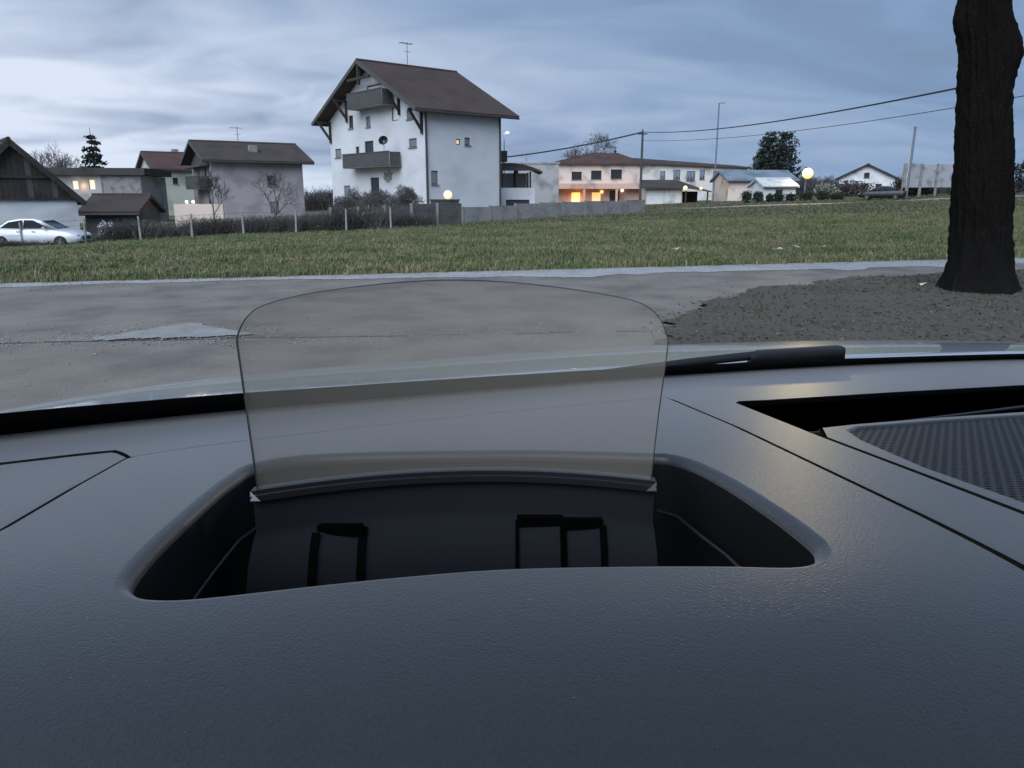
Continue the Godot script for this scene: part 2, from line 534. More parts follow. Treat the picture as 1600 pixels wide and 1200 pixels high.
func roof(root: Node3D, w: float, l: float, he: float, hr: float, og: float, oe: float, rm: Material, barge: Material = null) -> void:
	var sl := (hr - he) / (w / 2)
	var low := he - sl * oe
	var th := 0.2
	var r := MB.new()
	var lift := 0.03
	for side in [0, 1]:
		var zr := -w / 2
		var ze := oe if side == 0 else -w - oe
		var a := Vector3(-og, hr + lift, zr); var b := Vector3(l + og, hr + lift, zr)
		var c := Vector3(l + og, low + lift, ze); var d := Vector3(-og, low + lift, ze)
		var up := Vector3(0, th, 0)
		if side == 0:
			r.quad(d + up, c + up, b + up, a + up); r.quad(a, b, c, d); r.quad(d, c, c + up, d + up)
			r.quad(c, b, b + up, c + up); r.quad(a, d, d + up, a + up)
		else:
			r.quad(a + up, b + up, c + up, d + up); r.quad(d, c, b, a); r.quad(c, d, d + up, c + up)
			r.quad(b, c, c + up, b + up); r.quad(d, a, a + up, d + up)
	var rf := part(root, "roof", r, rm)
	var ridge := MB.new()
	ridge.tube([Vector3(-og, hr + th + 0.03, -w / 2), Vector3(l + og, hr + th + 0.03, -w / 2)], [0.11, 0.11], 8)
	part(rf, "ridge_cap", ridge, rm)
	if barge:
		for x in [-og - 0.02, l + og + 0.02]:
			var g := MB.new()
			g.bar(Vector3(x, hr + 0.1, -w / 2), Vector3(x, low + 0.1, oe), 0.05, 0.28)
			g.bar(Vector3(x, hr + 0.1, -w / 2), Vector3(x, low + 0.1, -w - oe), 0.05, 0.28)
			part(rf, "bargeboard", g, barge)
	var gt := MB.new()
	gt.tube([Vector3(-og, low + 0.02, oe + 0.07), Vector3(l + og, low + 0.02, oe + 0.07)], [0.07, 0.07], 6)
	part(rf, "gutter", gt, M.dark_metal)

func antenna(root: Node3D, at: Vector3, h: float, called := "antenna") -> void:
	var a := MB.new()
	a.tube([at, at + Vector3(0, h, 0)], [0.035, 0.03], 5)
	var top := at + Vector3(0, h - 0.1, 0)
	a.bar(top + Vector3(-0.7, 0, 0), top + Vector3(0.5, 0, 0), 0.04, 0.04)
	for k in 5: a.bar(top + Vector3(-0.6 + k * 0.25, 0, -0.3), top + Vector3(-0.6 + k * 0.25, 0, 0.3), 0.03, 0.03)
	a.bar(top + Vector3(-0.3, -0.6, 0), top + Vector3(0.3, -0.6, 0), 0.03, 0.03)
	part(root, called, a, M.metal)

# ---------------------------------------------------------------- plants
func grow(tr: MB, tw: MB, p: Vector3, d: Vector3, length: float, r: float, level: int, deepest: int, rng: RandomNumberGenerator, spread: float, kids: int, r0 := 0.004) -> void:
	var pts := [p]
	var rad := [r]
	var steps := 4 if level < 2 else 3
	var q := p
	var dir := d
	for i in steps:
		dir = (dir + Vector3(rng.randf_range(-1, 1), rng.randf_range(-0.4, 1.0) * 0.8, rng.randf_range(-1, 1)) * 0.16).normalized()
		q += dir * length / steps
		pts.append(q)
		rad.append(maxf(lerpf(r, r * 0.5, (i + 1.0) / steps), r0))
	(tr if level < 2 else tw).tube(pts, rad, 7 if level == 0 else (5 if level < 3 else 3), false)
	if level >= deepest: return
	var n := kids + (1 if level == 0 else 0)
	for k in n:
		var t := rng.randf_range(0.35 if level > 0 else 0.45, 1.0)
		var idx := clampi(int(t * steps), 0, steps - 1)
		var from: Vector3 = pts[idx].lerp(pts[idx + 1], t * steps - idx)
		var a := TAU * (k + rng.randf_range(-0.3, 0.3)) / n
		var s := dir.cross(Vector3(0.3, 0.1, 1)).normalized()
		var u := s.cross(dir)
		var nd := (dir * rng.randf_range(0.6, 1.0) + (s * cos(a) + u * sin(a)) * spread * rng.randf_range(0.7, 1.2) + Vector3(0, 0.15, 0)).normalized()
		grow(tr, tw, from, nd, length * rng.randf_range(0.55, 0.78), rad[idx] * 0.6, level + 1, deepest, rng, spread, kids, r0)

func bare_tree(called: String, label: String, where: Vector3, h: float, r: float, sd: int, mat: Material, deepest := 5, spread := 0.75, kids := 4, group := "") -> Node3D:
	var o := thing(called, label, "tree" if called.ends_with("tree") else "shrub", where, 0.0, group)
	var rng := RandomNumberGenerator.new()
	rng.seed = sd
	var a := MB.new(); var b := MB.new()
	grow(a, b, Vector3(0, -0.1, 0), Vector3(0.03, 1, 0.02), h * 0.42, r, 0, deepest, rng, spread, kids, clampf(-where.z * 0.0002, 0.004, 0.03))
	part(o, "trunk", a, mat)
	part(o, "crown", b, mat)
	return o

func leaf_quad(mb: MB, c: Vector3, s: float, rng: RandomNumberGenerator, col: Color, stretch := 1.0) -> void:
	var a := Vector3(rng.randf_range(-1, 1), rng.randf_range(-1, 1), rng.randf_range(-1, 1)).normalized()
	var b := a.cross(Vector3(rng.randf_range(-1, 1), rng.randf_range(-1, 1), rng.randf_range(-1, 1))).normalized()
	mb.tri(c - a * s, c + b * s * 0.5 * stretch, c + a * s)
	mb.tri(c - a * s, c + a * s, c - b * s * 0.5 * stretch)
	for i in 6: mb.col.append(col)

# conifer: whorls of drooping boughs covered with needle clumps; shape gives the crown radius at height t
func conifer(called: String, label: String, where: Vector3, h: float, r: float, sd: int, whorls: int, first := 0.12, round_top := false, group := "", droop := 0.25) -> Node3D:
	var o := thing(called, label, "tree", where, 0.0, group)
	var rng := RandomNumberGenerator.new()
	rng.seed = sd
	var t := MB.new()
	t.tube([Vector3(0, -0.1, 0), Vector3(0, h * 0.5, 0), Vector3(0, h, 0)], [h * 0.018, h * 0.011, 0.02], 7)
	part(o, "trunk", t, M.bark)
	var wood := MB.new()
	var c := MB.new()
	for i in whorls:
		var y := h * (first + (0.99 - first) * (i + rng.randf_range(-0.2, 0.2)) / whorls)
		var k := 1.0 - (y / h - first) / (1.0 - first)
		var rr := r * (pow(maxf(k, 0.0), 0.45) if round_top else pow(maxf(k, 0.0), 0.85))
		var nb := 6 if i < whorls - 3 else 4
		for b in nb:
			if rng.randf() < 0.1: continue
			var a := TAU * (b + rng.randf()) / nb
			var out := Vector3(cos(a), 0, sin(a))
			var len := rr * rng.randf_range(0.6, 1.12) + 0.12
			var tip := Vector3(0, y, 0) + out * len + Vector3(0, -droop * len + (0.35 * len if round_top else 0.0), 0)
			wood.tube([Vector3(0, y, 0), tip], [0.04, 0.012], 3, false)
			var m := 9 + int(len * 20)
			for j in m:
				var s := rng.randf_range(0.2, 1.05)
				var p := Vector3(0, y, 0).lerp(tip, s) + Vector3(rng.randf_range(-1, 1), rng.randf_range(-0.8, 0.35), rng.randf_range(-1, 1)) * (0.16 + 0.17 * len)
				var g := rng.randf_range(0.7, 1.25)
				leaf_quad(c, p, rng.randf_range(0.13, 0.30), rng, Color(0.020 * g, 0.030 * g, 0.022 * g))
	part(o, "boughs", wood, M.bark).set_meta("kind", "stuff")
	part(o, "crown", c, M.leaf)
	return o

func leafy_bush(called: String, label: String, where: Vector3, size: Vector3, sd: int, base: Color, count := 900, group := "", leaf := 0.10, cat := "shrub", mat: Material = null) -> Node3D:
	var o := thing(called, label, cat, where, 0.0, group)
	var rng := RandomNumberGenerator.new()
	rng.seed = sd
	var nz := FastNoiseLite.new()
	nz.seed = sd
	nz.frequency = 1.2
	var st := MB.new()
	for k in 5:
		var a := TAU * k / 5.0
		st.tube([Vector3(0, -0.05, 0), Vector3(cos(a) * size.x * 0.3, size.y * 0.6, sin(a) * size.z * 0.3)], [0.04, 0.015], 4, false)
	part(o, "stem", st, M.twig)
	var c := MB.new()
	for i in count:
		var d := Vector3(rng.randf_range(-1, 1), rng.randf_range(-0.9, 1), rng.randf_range(-1, 1)).normalized()
		var k := pow(rng.randf(), 0.4) * (0.82 + 0.35 * nz.get_noise_3d(d.x * 2, d.y * 2, d.z * 2) + rng.randf() * 0.12)
		var p := Vector3(0, size.y * 0.52, 0) + d * k * Vector3(size.x, size.y * 0.52, size.z)
		if p.y < 0.02: continue
		var g := rng.randf_range(0.6, 1.3)
		leaf_quad(c, p, leaf * rng.randf_range(0.6, 1.3), rng, Color(base.r * g, base.g * g, base.b * g))
	part(o, "foliage", c, M.leaf)
	return o

# ---------------------------------------------------------------- a parked saloon car; x forward, centred on its wheels
func saloon(root: Node3D, paint: Material) -> void:
	# stations: x, half width, sill height, shoulder height
	var st := [[-2.25, 0.62, 0.42, 0.80], [-2.2, 0.78, 0.32, 0.93], [-1.9, 0.84, 0.24, 0.98], [-1.3, 0.87, 0.20, 0.98], [-0.4, 0.88, 0.20, 0.95], [0.5, 0.88, 0.20, 0.93], [1.1, 0.87, 0.20, 0.90], [1.7, 0.85, 0.22, 0.82], [2.1, 0.78, 0.27, 0.72], [2.25, 0.62, 0.34, 0.60]]
	var rings := []
	for s in st:
		var w: float = s[1]
		var lo: float = s[2]
		var hi: float = s[3]
		var ring := []
		for q in [[-0.86, lo], [-1.0, lo + 0.10], [-1.0, (lo + hi) * 0.52], [-0.97, hi - 0.08], [-0.86, hi], [-0.4, hi + 0.03], [0.4, hi + 0.03], [0.86, hi], [0.97, hi - 0.08], [1.0, (lo + hi) * 0.52], [1.0, lo + 0.10], [0.86, lo]]:
			ring.append(Vector3(s[0], q[1], q[0] * w))
		rings.append(ring)
	var b := MB.new()
	b.loft(rings)
	var body := part(root, "body", b, paint)
	var roofs := []
	for s in [[-1.75, 0.70, 0.97], [-1.1, 0.60, 1.33], [-0.5, 0.585, 1.43], [0.1, 0.585, 1.425], [0.45, 0.60, 1.33], [1.2, 0.70, 0.92]]:
		roofs.append([Vector3(s[0], 0.90, -0.74), Vector3(s[0], s[2] - 0.03, -s[1]), Vector3(s[0], s[2], -s[1] + 0.08), Vector3(s[0], s[2], s[1] - 0.08), Vector3(s[0], s[2] - 0.03, s[1]), Vector3(s[0], 0.90, 0.74)])
	var c := MB.new()
	c.loft(roofs)
	part(root, "cabin", c, paint)
	for z in [-1, 1]:
		for q in [[[-1.42, 0.98], [-1.02, 1.26], [-0.38, 1.36], [-0.38, 0.98]], [[-0.30, 0.98], [-0.30, 1.36], [0.14, 1.35], [0.84, 0.98]]]:
			var g := MB.new()
			var p := []
			for e in q:
				p.append(Vector3(e[0], e[1], z * (0.75 - (e[1] - 0.9) * 0.30 + 0.012)))
			tri_facing(g, p[0], p[1], p[2], Vector3(0, 0, z)); tri_facing(g, p[0], p[2], p[3], Vector3(0, 0, z))
			part(root, "side_window", g, M.car_glass)
		var m := MB.new()
		m.sphere(Vector3(0.72, 0.99, z * 0.93), Vector3(0.07, 0.06, 0.10), 8)
		part(root, "mirror", m, paint)
		var h := MB.new()
		h.sphere(Vector3(2.08, 0.63, z * 0.62), Vector3(0.13, 0.07, 0.13), 10)
		part(root, "headlight", h, M.head_light)
		var t := MB.new()
		t.box(Vector3(-2.24, 0.72, z * 0.66 - 0.13), Vector3(-2.0, 0.88, z * 0.66 + 0.13))
		part(root, "tail_light", t, M.tail_light)
		for x in [-0.34, 0.36]:
			var k := MB.new()
			k.bar(Vector3(x - 0.25, 0.82, z * 0.888), Vector3(x - 0.08, 0.82, z * 0.888), 0.02, 0.03)
			part(root, "door_handle", k, M.dark_metal)
		for x in [-1.35, 1.38]:
			var y := MB.new()
			y.tube([Vector3(x, 0.31, z * 0.66), Vector3(x, 0.31, z * 0.70), Vector3(x, 0.31, z * 0.87), Vector3(x, 0.31, z * 0.895)], [0.27, 0.31, 0.31, 0.27], 20)
			var ty := part(root, "wheel", y, M.rubber)
			var ri := MB.new()
			for sp in 5:
				var a := TAU * sp / 5
				ri.bar(Vector3(x, 0.31, z * 0.902), Vector3(x + cos(a) * 0.2, 0.31 + sin(a) * 0.2, z * 0.902), 0.05, 0.02)
			ri.tube([Vector3(x, 0.31, z * 0.89), Vector3(x, 0.31, z * 0.905)], [0.06, 0.06], 10)
			part(ty, "rim", ri, M.metal)
	for e in [[[-1.70, 0.99], [-1.16, 1.30], 0.60], [[1.14, 0.955], [0.50, 1.315], 0.60]]:
		var g := MB.new()
		var x0: float = e[0][0]; var x1: float = e[1][0]
		var off := 0.02 if x0 > 0 else -0.02
		g.quad(Vector3(x0 + off, e[0][1] + 0.015, -0.62), Vector3(x0 + off, e[0][1] + 0.015, 0.62), Vector3(x1 + off, e[1][1] + 0.015, 0.53), Vector3(x1 + off, e[1][1] + 0.015, -0.53))
		part(root, "windscreen", g, M.car_glass)
	var bu := MB.new()
	bu.box(Vector3(2.2, 0.42, -0.4), Vector3(2.262, 0.56, 0.4))
	part(root, "front_grille", bu, M.rubber)

# ---------------------------------------------------------------- the car the photograph is taken from
func dash_y(_x: float, f: float) -> float:
	var t := f - 0.2
	return 1.149 - 0.12 * t - 13.0 * pow(maxf(0.0, 0.03 - t), 3.0)
func dash_n(x: float, f: float) -> Vector3:
	var e := 0.002
	var sf := (dash_y(x, f + e) - dash_y(x, f - e)) / (2 * e)
	return Vector3(0, 1, sf).normalized()

func dense(poly: Array, step: float) -> PackedVector2Array:
	var o := PackedVector2Array()
	for i in poly.size():
		var a: Vector2 = poly[i]
		var b: Vector2 = poly[(i + 1) % poly.size()]
		var k := maxi(1, int(ceil(a.distance_to(b) / step)))
		for j in k: o.append(a.lerp(b, float(j) / k))
	if Geometry2D.is_polygon_clockwise(o): o.reverse()
	return o

func curved(pts: Array, per := 6, closed := true) -> Array:          # smooth curve through the points
	var o := []
	var n := pts.size()
	if not closed:
		for i in n - 1:
			for k in per: o.append(pts[i].cubic_interpolate(pts[i + 1], pts[maxi(i - 1, 0)], pts[mini(i + 2, n - 1)], float(k) / per))
		return o
	for i in n:
		var a: Vector2 = pts[(i - 1 + n) % n]; var b: Vector2 = pts[i]; var c: Vector2 = pts[(i + 1) % n]; var d: Vector2 = pts[(i + 2) % n]
		for k in per: o.append(b.cubic_interpolate(c, a, d, float(k) / per))
	return o

func side_normals(p: PackedVector2Array, inward: bool) -> Array:
	var out := []
	var n := p.size()
	for i in n:
		var t := (p[(i + 1) % n] - p[(i - 1 + n) % n]).normalized()
		var l := Vector2(-t.y, t.x)                     # left of travel = inside of a counter-clockwise ring
		out.append(l if inward else -l)
	return out

# a moulded panel that follows the dash surface: top, rounded rim and skirt; openings get the same rim and a wall of their own
func panel(poly: Array, opening: Array, ofs: float, r: float, skirt: float, cell: float, open_r := 0.006, open_wall: MB = null, wall_depth := 0.03) -> MB:
	var mb := MB.new()
	var ring := dense(poly, 0.006)
	var nin := side_normals(ring, true)
	var inner := PackedVector2Array()
	for i in ring.size(): inner.append(ring[i] + nin[i] * r)
	var hole := PackedVector2Array()
	var hole_out := PackedVector2Array()
	var hn := []
	if opening.size():
		hole = dense(opening, 0.004)
		hn = side_normals(hole, false)
		for i in hole.size(): hole_out.append(hole[i] + hn[i] * open_r)
	var lo := Vector2(99, 99)
	var hi := Vector2(-99, -99)
	for p in inner:
		lo = lo.min(p); hi = hi.max(p)
	var nx := int(ceil((hi.x - lo.x) / cell))
	var nf := int(ceil((hi.y - lo.y) / cell))
	for i in nx:
		for j in nf:
			var c := PackedVector2Array([lo + Vector2(i, j) * cell, lo + Vector2(i + 1, j) * cell, lo + Vector2(i + 1, j + 1) * cell, lo + Vector2(i, j + 1) * cell])
			for q in Geometry2D.intersect_polygons(c, inner):
				var pieces := [q]
				if opening.size(): pieces = Geometry2D.clip_polygons(q, hole_out)
				for s in pieces:
					var t := Geometry2D.triangulate_polygon(s)
					for k in range(0, t.size(), 3):
						var v3 := []
						var n3 := []
						for e in 3:
							var p: Vector2 = s[t[k + e]]
							v3.append(Vector3(p.x, dash_y(p.x, p.y) + ofs, -p.y))
							n3.append(dash_n(p.x, p.y))
						if (v3[1] - v3[0]).cross(v3[2] - v3[0]).y > 0: mb.tri_n(v3[0], v3[1], v3[2], n3[0], n3[1], n3[2])
						else: mb.tri_n(v3[0], v3[2], v3[1], n3[0], n3[2], n3[1])
	rim(mb, inner, nin, -1.0, ofs, r, skirt, mb)
	if opening.size(): rim(mb, hole_out, hn, -1.0, ofs, open_r, wall_depth, open_wall if open_wall else mb)
	return mb

func rim(mb: MB, ring: PackedVector2Array, nrm: Array, sgn: float, ofs: float, r: float, skirt: float, wall_mb: MB) -> void:
	var n := ring.size()
	var steps := 5
	for i in n:
		var j := (i + 1) % n
		for k in steps + 1:
			var v := []
			var q := []
			for e in [[i, k], [j, k], [j, k + 1], [i, k + 1]]:
				var a := PI / 2 * mini(e[1], steps) / steps
				var o: Vector2 = nrm[e[0]] * sgn
				var p: Vector2 = ring[e[0]] + o * r * sin(a)
				var y := dash_y(ring[e[0]].x, ring[e[0]].y) + ofs - r * (1 - cos(a))
				if e[1] > steps: y -= skirt
				v.append(Vector3(p.x, y, -p.y))
				q.append(Vector3(o.x * sin(a), cos(a), -o.y * sin(a)).normalized())
			(wall_mb if k == steps else mb).quad_n(v[0], v[1], v[2], v[3], q[0], q[1], q[2], q[3])

func vv(a: Array) -> Array:
	var o := []
	for i in range(0, a.size(), 2): o.append(Vector2(a[i], a[i + 1]))
	return o

var BASE := vv([-0.44, 0.22, -0.36, 0.322, -0.2833, 0.4064, -0.2306, 0.4580, -0.1809, 0.5000, -0.1243, 0.5370, -0.0705, 0.5735, -0.0208, 0.6071, 0.06, 0.6590, 0.1451, 0.7075, 0.24, 0.757, 0.3421, 0.8035, 0.47, 0.85, 0.6018, 0.8853, 0.80, 0.89, 1.0, 0.77, 1.14, 0.60])
func glass_base(x: float) -> float:
	for i in BASE.size() - 1:
		if x <= BASE[i + 1].x or i == BASE.size() - 2:
			var t: float = (x - BASE[i].x) / (BASE[i + 1].x - BASE[i].x)
			var a: float = BASE[maxi(i - 1, 0)].y
			var d: float = BASE[mini(i + 2, BASE.size() - 1)].y
			return cubic_interpolate(BASE[i].y, BASE[i + 1].y, a, d, t)
	return 0.6
func shield(x: float, w: float, inn := 0.0) -> Vector3:       # a point of the windshield: x along its base, w up
	var f := glass_base(x)
	var b := Vector3(x, dash_y(x, f) - 0.003, -f)
	var k := (x - 0.38) / 0.8
	var t := Vector3(0.38 + (x - 0.38) * 0.84, 1.56, 0.10 + 0.22 * k * k)
	var p := b.lerp(t, w)
	return p + Vector3(0, -inn * 0.87, inn * 0.5)

func glass_f(x: float, y: float) -> float:                   # distance of the display glass, y from the eye
	var s := (x + 0.021) / 0.076
	return 0.297 - 0.016 * s * s + 0.005 * s - 0.10 * (y + 0.111)

func own_car() -> void:
	var car := thing("car", "grey car seen from the driver's seat with dark dashboard and raised display glass", "car")
	# --- dashboard panels, outlines in metres across and ahead
	var main := vv([-0.162, -0.03, -0.163, 0.1, -0.165, 0.18, -0.1673, 0.2334, -0.1746, 0.2875, -0.1800, 0.335, -0.1775, 0.3425, -0.1605, 0.3620, -0.1386, 0.3807, -0.07, 0.432, 0.0, 0.4780, 0.06, 0.5150, 0.1060, 0.5420, 0.1140, 0.5400, 0.1288, 0.4246, 0.1374, 0.3124, 0.1426, 0.2456, 0.1448, 0.1994, 0.148, 0.1, 0.15, -0.03])
	var opening := curved(vv([-0.1024, 0.1885, -0.0985, 0.1835, -0.0925, 0.1808, -0.0798, 0.1816, -0.0516, 0.1887, -0.0266, 0.1946, 0.0, 0.1992, 0.0365, 0.2010, 0.0602, 0.2010, 0.0780, 0.2002, 0.0860, 0.2035, 0.0912, 0.2125, 0.0928, 0.2240, 0.0914, 0.2567, 0.0858, 0.3045, 0.0760, 0.338, 0.0600, 0.3445, 0.0176, 0.3500, -0.0123, 0.3500, -0.0606, 0.3470, -0.0960, 0.3400, -0.1130, 0.3240, -0.1145, 0.300, -0.1131, 0.2713, -0.1085, 0.2235, -0.1050, 0.1990]), 5)
	var well := MB.new()
	var dash := part(car, "dashboard", panel(main, opening, 0.0, 0.003, 0.034, 0.012, 0.0042, well, 0.055), M.dash)
	part(dash, "recess_wall", well, M.black)
	var top := vv([-0.43, 0.20, -0.30, 0.292, -0.2345, 0.3329, -0.2117, 0.3511, -0.1974, 0.361, -0.1814, 0.3445, -0.1615, 0.3640, -0.1395, 0.3827, -0.071, 0.434, -0.001, 0.480, 0.059, 0.517, 0.1060, 0.5440, 0.1146, 0.5412, 0.1293, 0.4246, 0.1379, 0.3124, 0.1431, 0.2456, 0.1453, 0.1994, 0.1485, 0.1, 0.1505, -0.03, 0.196, -0.03, 0.190, 0.1, 0.187, 0.2, 0.1834, 0.2575, 0.1786, 0.3124, 0.1700, 0.4025, 0.1610, 0.525, 0.1650, 0.532, 0.1850, 0.537, 0.2976, 0.580, 0.4276, 0.625, 0.6, 0.668, 0.80, 0.685, 1.0, 0.60, 1.14, 0.50, 1.16, 0.58])
	var rear := []
	for i in range(BASE.size() - 1, -1, -1): rear.append(BASE[i] + Vector2(0, 0.006))
	part(car, "dashboard_top", panel(top + rear, [], -0.002, 0.003, 0.034, 0.016), M.dash)
	part(car, "side_panel", panel(vv([-0.43, 0.206, -0.30, 0.298, -0.2345, 0.3389, -0.2117, 0.3570, -0.1985, 0.3640, -0.1835, 0.356, -0.1812, 0.335, -0.1760, 0.2875, -0.1687, 0.2334, -0.1664, 0.18, -0.1644, 0.1, -0.1634, -0.03, -0.45, -0.03]), [], -0.0028, 0.0020, 0.03, 0.016), M.dash)
	# speaker grille: a frame over a perforated sheet
	var gframe := vv([0.1800, 0.4322, 0.1708, 0.4030, 0.1794, 0.3124, 0.1842, 0.2575, 0.1878, 0.2, 0.1908, 0.1, 0.1968, -0.03, 1.08, -0.03, 1.10, 0.40, 0.95, 0.50, 0.75, 0.555, 0.6, 0.548, 0.45, 0.525, 0.3406, 0.4929, 0.2628, 0.4673, 0.2042, 0.4443])
	var holes := vv([0.1935, 0.4240, 0.1885, 0.395, 0.1880, 0.33, 0.1950, 0.27, 0.2, 0.2, 0.207, 0.12, 0.47, 0.12, 0.47, 0.515, 0.3406, 0.482, 0.2628, 0.4573, 0.2042, 0.435])
	var gr := part(car, "speaker_grille", panel(gframe, holes, -0.003, 0.002, 0.03, 0.016, 0.0015, null, 0.003), M.dash)
	var sheet := MB.new()
	var pitch := 0.0047
	var rad := 0.0015
	var region := Geometry2D.offset_polygon(dense(holes, 0.02), 0.004)[0]
	for j in 110:
		for i in 66:
			var c := Vector2(0.180 + (i + 0.5 * (j % 2)) * pitch, 0.115 + j * pitch * 0.866)
			if c.x > 0.475 or not Geometry2D.is_point_in_polygon(c, region): continue
			var y0 := -0.0045
			var o6 := []
			var i6 := []
			var b6 := []
			for k in 6:
				var a := TAU * k / 6 + PI / 6
				var q := c + Vector2(cos(a), sin(a)) * pitch * 0.5774
				o6.append(Vector3(q.x, dash_y(q.x, q.y) + y0, -q.y))
				q = c + Vector2(cos(a), sin(a)) * rad
				i6.append(Vector3(q.x, dash_y(q.x, q.y) + y0, -q.y))
				b6.append(Vector3(q.x, dash_y(q.x, q.y) + y0 - 0.0015, -q.y))
			var up := dash_n(c.x, c.y)
			for k in 6:
				var e := (k + 1) % 6
				sheet.quad_n(o6[k], o6[e], i6[e], i6[k], up, up, up, up)
				sheet.quad(i6[k], i6[e], b6[e], b6[k])
	part(gr, "perforated_sheet", sheet, M.grille)
	var under := MB.new()
	for e in [[-0.46, -0.03, -0.125, 0.56], [-0.125, 0.357, 0.10, 0.70], [-0.125, -0.03, 0.10, 0.165], [0.10, -0.03, 1.16, 0.92]]:
		var x0: float = e[0]; var f0: float = e[1]; var x1: float = e[2]; var f1: float = e[3]
		for k in 12:
			var a := lerpf(f0, f1, k / 12.0)
			var b := lerpf(f0, f1, (k + 1) / 12.0)
			under.quad(Vector3(x0, dash_y(0, a) - 0.036, -a), Vector3(x1, dash_y(0, a) - 0.036, -a), Vector3(x1, dash_y(0, b) - 0.036, -b), Vector3(x0, dash_y(0, b) - 0.036, -b))
	part(car, "dashboard_base", under, M.black)
	var lip := MB.new()                                        # thin lip inside the defroster slot
	var lp := []
	for i in 12:
		var x := 0.19 + i * 0.04
		lp.append(Vector3(x, dash_y(x, 0.47) - 0.014, -(0.470 + (x - 0.19) * 0.36)))
	var lr := []
	for p in lp: lr.append(0.0012)
	lip.tube(lp, lr, 6)
	part(car, "defroster_lip", lip, M.trim_edge)
	# --- head-up display: carriage in the recess, holder and tilted glass
	var E := 1.25
	var hx0 := -0.0985
	var hx1 := 0.0560
	var prof := [[0.0035, -0.1125], [-0.001, -0.1130], [-0.001, -0.1255], [-0.006, -0.1285], [-0.012, -0.1340], [-0.0165, -0.1420], [-0.018, -0.1520], [-0.018, -0.172]]
	var rows := []
	for p in prof:
		var row := []
		for i in 25:
			var x := lerpf(hx0, hx1, i / 24.0)
			row.append(Vector3(x, E + p[1], -(glass_f(x, -0.111) + p[0])))
		rows.append(row)
	rows.reverse()
	var cr := MB.new()
	cr.loft(rows, true, false, false)
	for x in [hx0, hx1]:
		for i in prof.size() - 1:
			var a: Array = prof[i]; var b: Array = prof[i + 1]
			var f := glass_f(x, -0.111)
			cr.quad(Vector3(x, E + a[1], -(f + a[0])), Vector3(x, E + b[1], -(f + b[0])), Vector3(x, E + b[1], -(f + 0.02)), Vector3(x, E + a[1], -(f + 0.02)))
	var hud := part(car, "display_carriage", cr, M.shutter_black)
	for e in [[-0.0765, -0.0590, 0.0030], [0.0020, 0.0205, 0.0014], [0.0205, 0.0362, 0.0026]]:      # dark guide slots framing the shutter
		var g := MB.new()
		for s in [0, 1]:
			var x: float = e[s]
			for i in range(3, prof.size() - 1):
				var a: Array = prof[i]; var b: Array = prof[i + 1]
				var f := glass_f(x, -0.111)
				g.bar(Vector3(x, E + a[1] + 0.0006, -(f + a[0] - 0.0006)), Vector3(x, E + b[1], -(f + b[0] - 0.0006)), e[2], 0.0012)
		var f2 := glass_f((e[0] + e[1]) / 2, -0.111)
		g.bar(Vector3(e[0], E - 0.1278, -(f2 - 0.0062)), Vector3(e[1], E - 0.1278, -(f2 - 0.0062)), 0.004, 0.0035)
		part(hud, "guide_slot", g, M.slot)
	var hold := MB.new()
	for i in 24:
		var xa := lerpf(hx0 - 0.0005, hx1 + 0.0005, i / 24.0)
		var xb := lerpf(hx0 - 0.0005, hx1 + 0.0005, (i + 1) / 24.0)
		var fa := glass_f(xa, -0.111); var fb := glass_f(xb, -0.111)
		for q in [[-0.0030, -0.1128, 0.0024], [-0.0018, -0.1102, 0.0016]]:
			var lo: float = q[1]
			hold.quad(Vector3(xa, E + lo, -(fa + q[0])), Vector3(xb, E + lo, -(fb + q[0])), Vector3(xb, E + lo + q[2], -(fb + q[0])), Vector3(xa, E + lo + q[2], -(fa + q[0])))
			hold.quad(Vector3(xa, E + lo + q[2], -(fa + q[0])), Vector3(xb, E + lo + q[2], -(fb + q[0])), Vector3(xb, E + lo + q[2], -(fb + 0.003)), Vector3(xa, E + lo + q[2], -(fa + 0.003)))
	part(hud, "glass_holder", hold, M.trim_edge)
	for x in [hx0 + 0.0015, hx1 - 0.0015]:
		var c := MB.new()
		var f := glass_f(x, -0.111) - 0.004
		c.tri(Vector3(x - 0.002, E - 0.112, -f), Vector3(x + 0.002, E - 0.112, -f), Vector3(x + (0.002 if x > 0 else -0.002), E - 0.1085, -f - 0.001))
		part(hud, "corner_clip", c, M.metal)
	var outline := PackedVector2Array()
	for p in vv([-0.0972, -0.1110, -0.0611, -0.1120, -0.0105, -0.1125, 0.0260, -0.1120, 0.0549, -0.1108, 0.0560, -0.083]): outline.append(p)
	var arc := curved(vv([0.0577, -0.0549, 0.0572, -0.0501, 0.0539, -0.0430, 0.0481, -0.0385, 0.0378, -0.0358, 0.0143, -0.0327, -0.0048, -0.0310, -0.0239, -0.0304, -0.0427, -0.0311, -0.0697, -0.0336, -0.0877, -0.0374, -0.0940, -0.0416, -0.0973, -0.0472, -0.0981, -0.0506]), 5, false)
	for p in arc: outline.append(p)
	outline.append(Vector2(-0.0981, -0.0506))
	outline.append(Vector2(-0.0977, -0.08))
	var gm := MB.new()
	var th := 0.0021
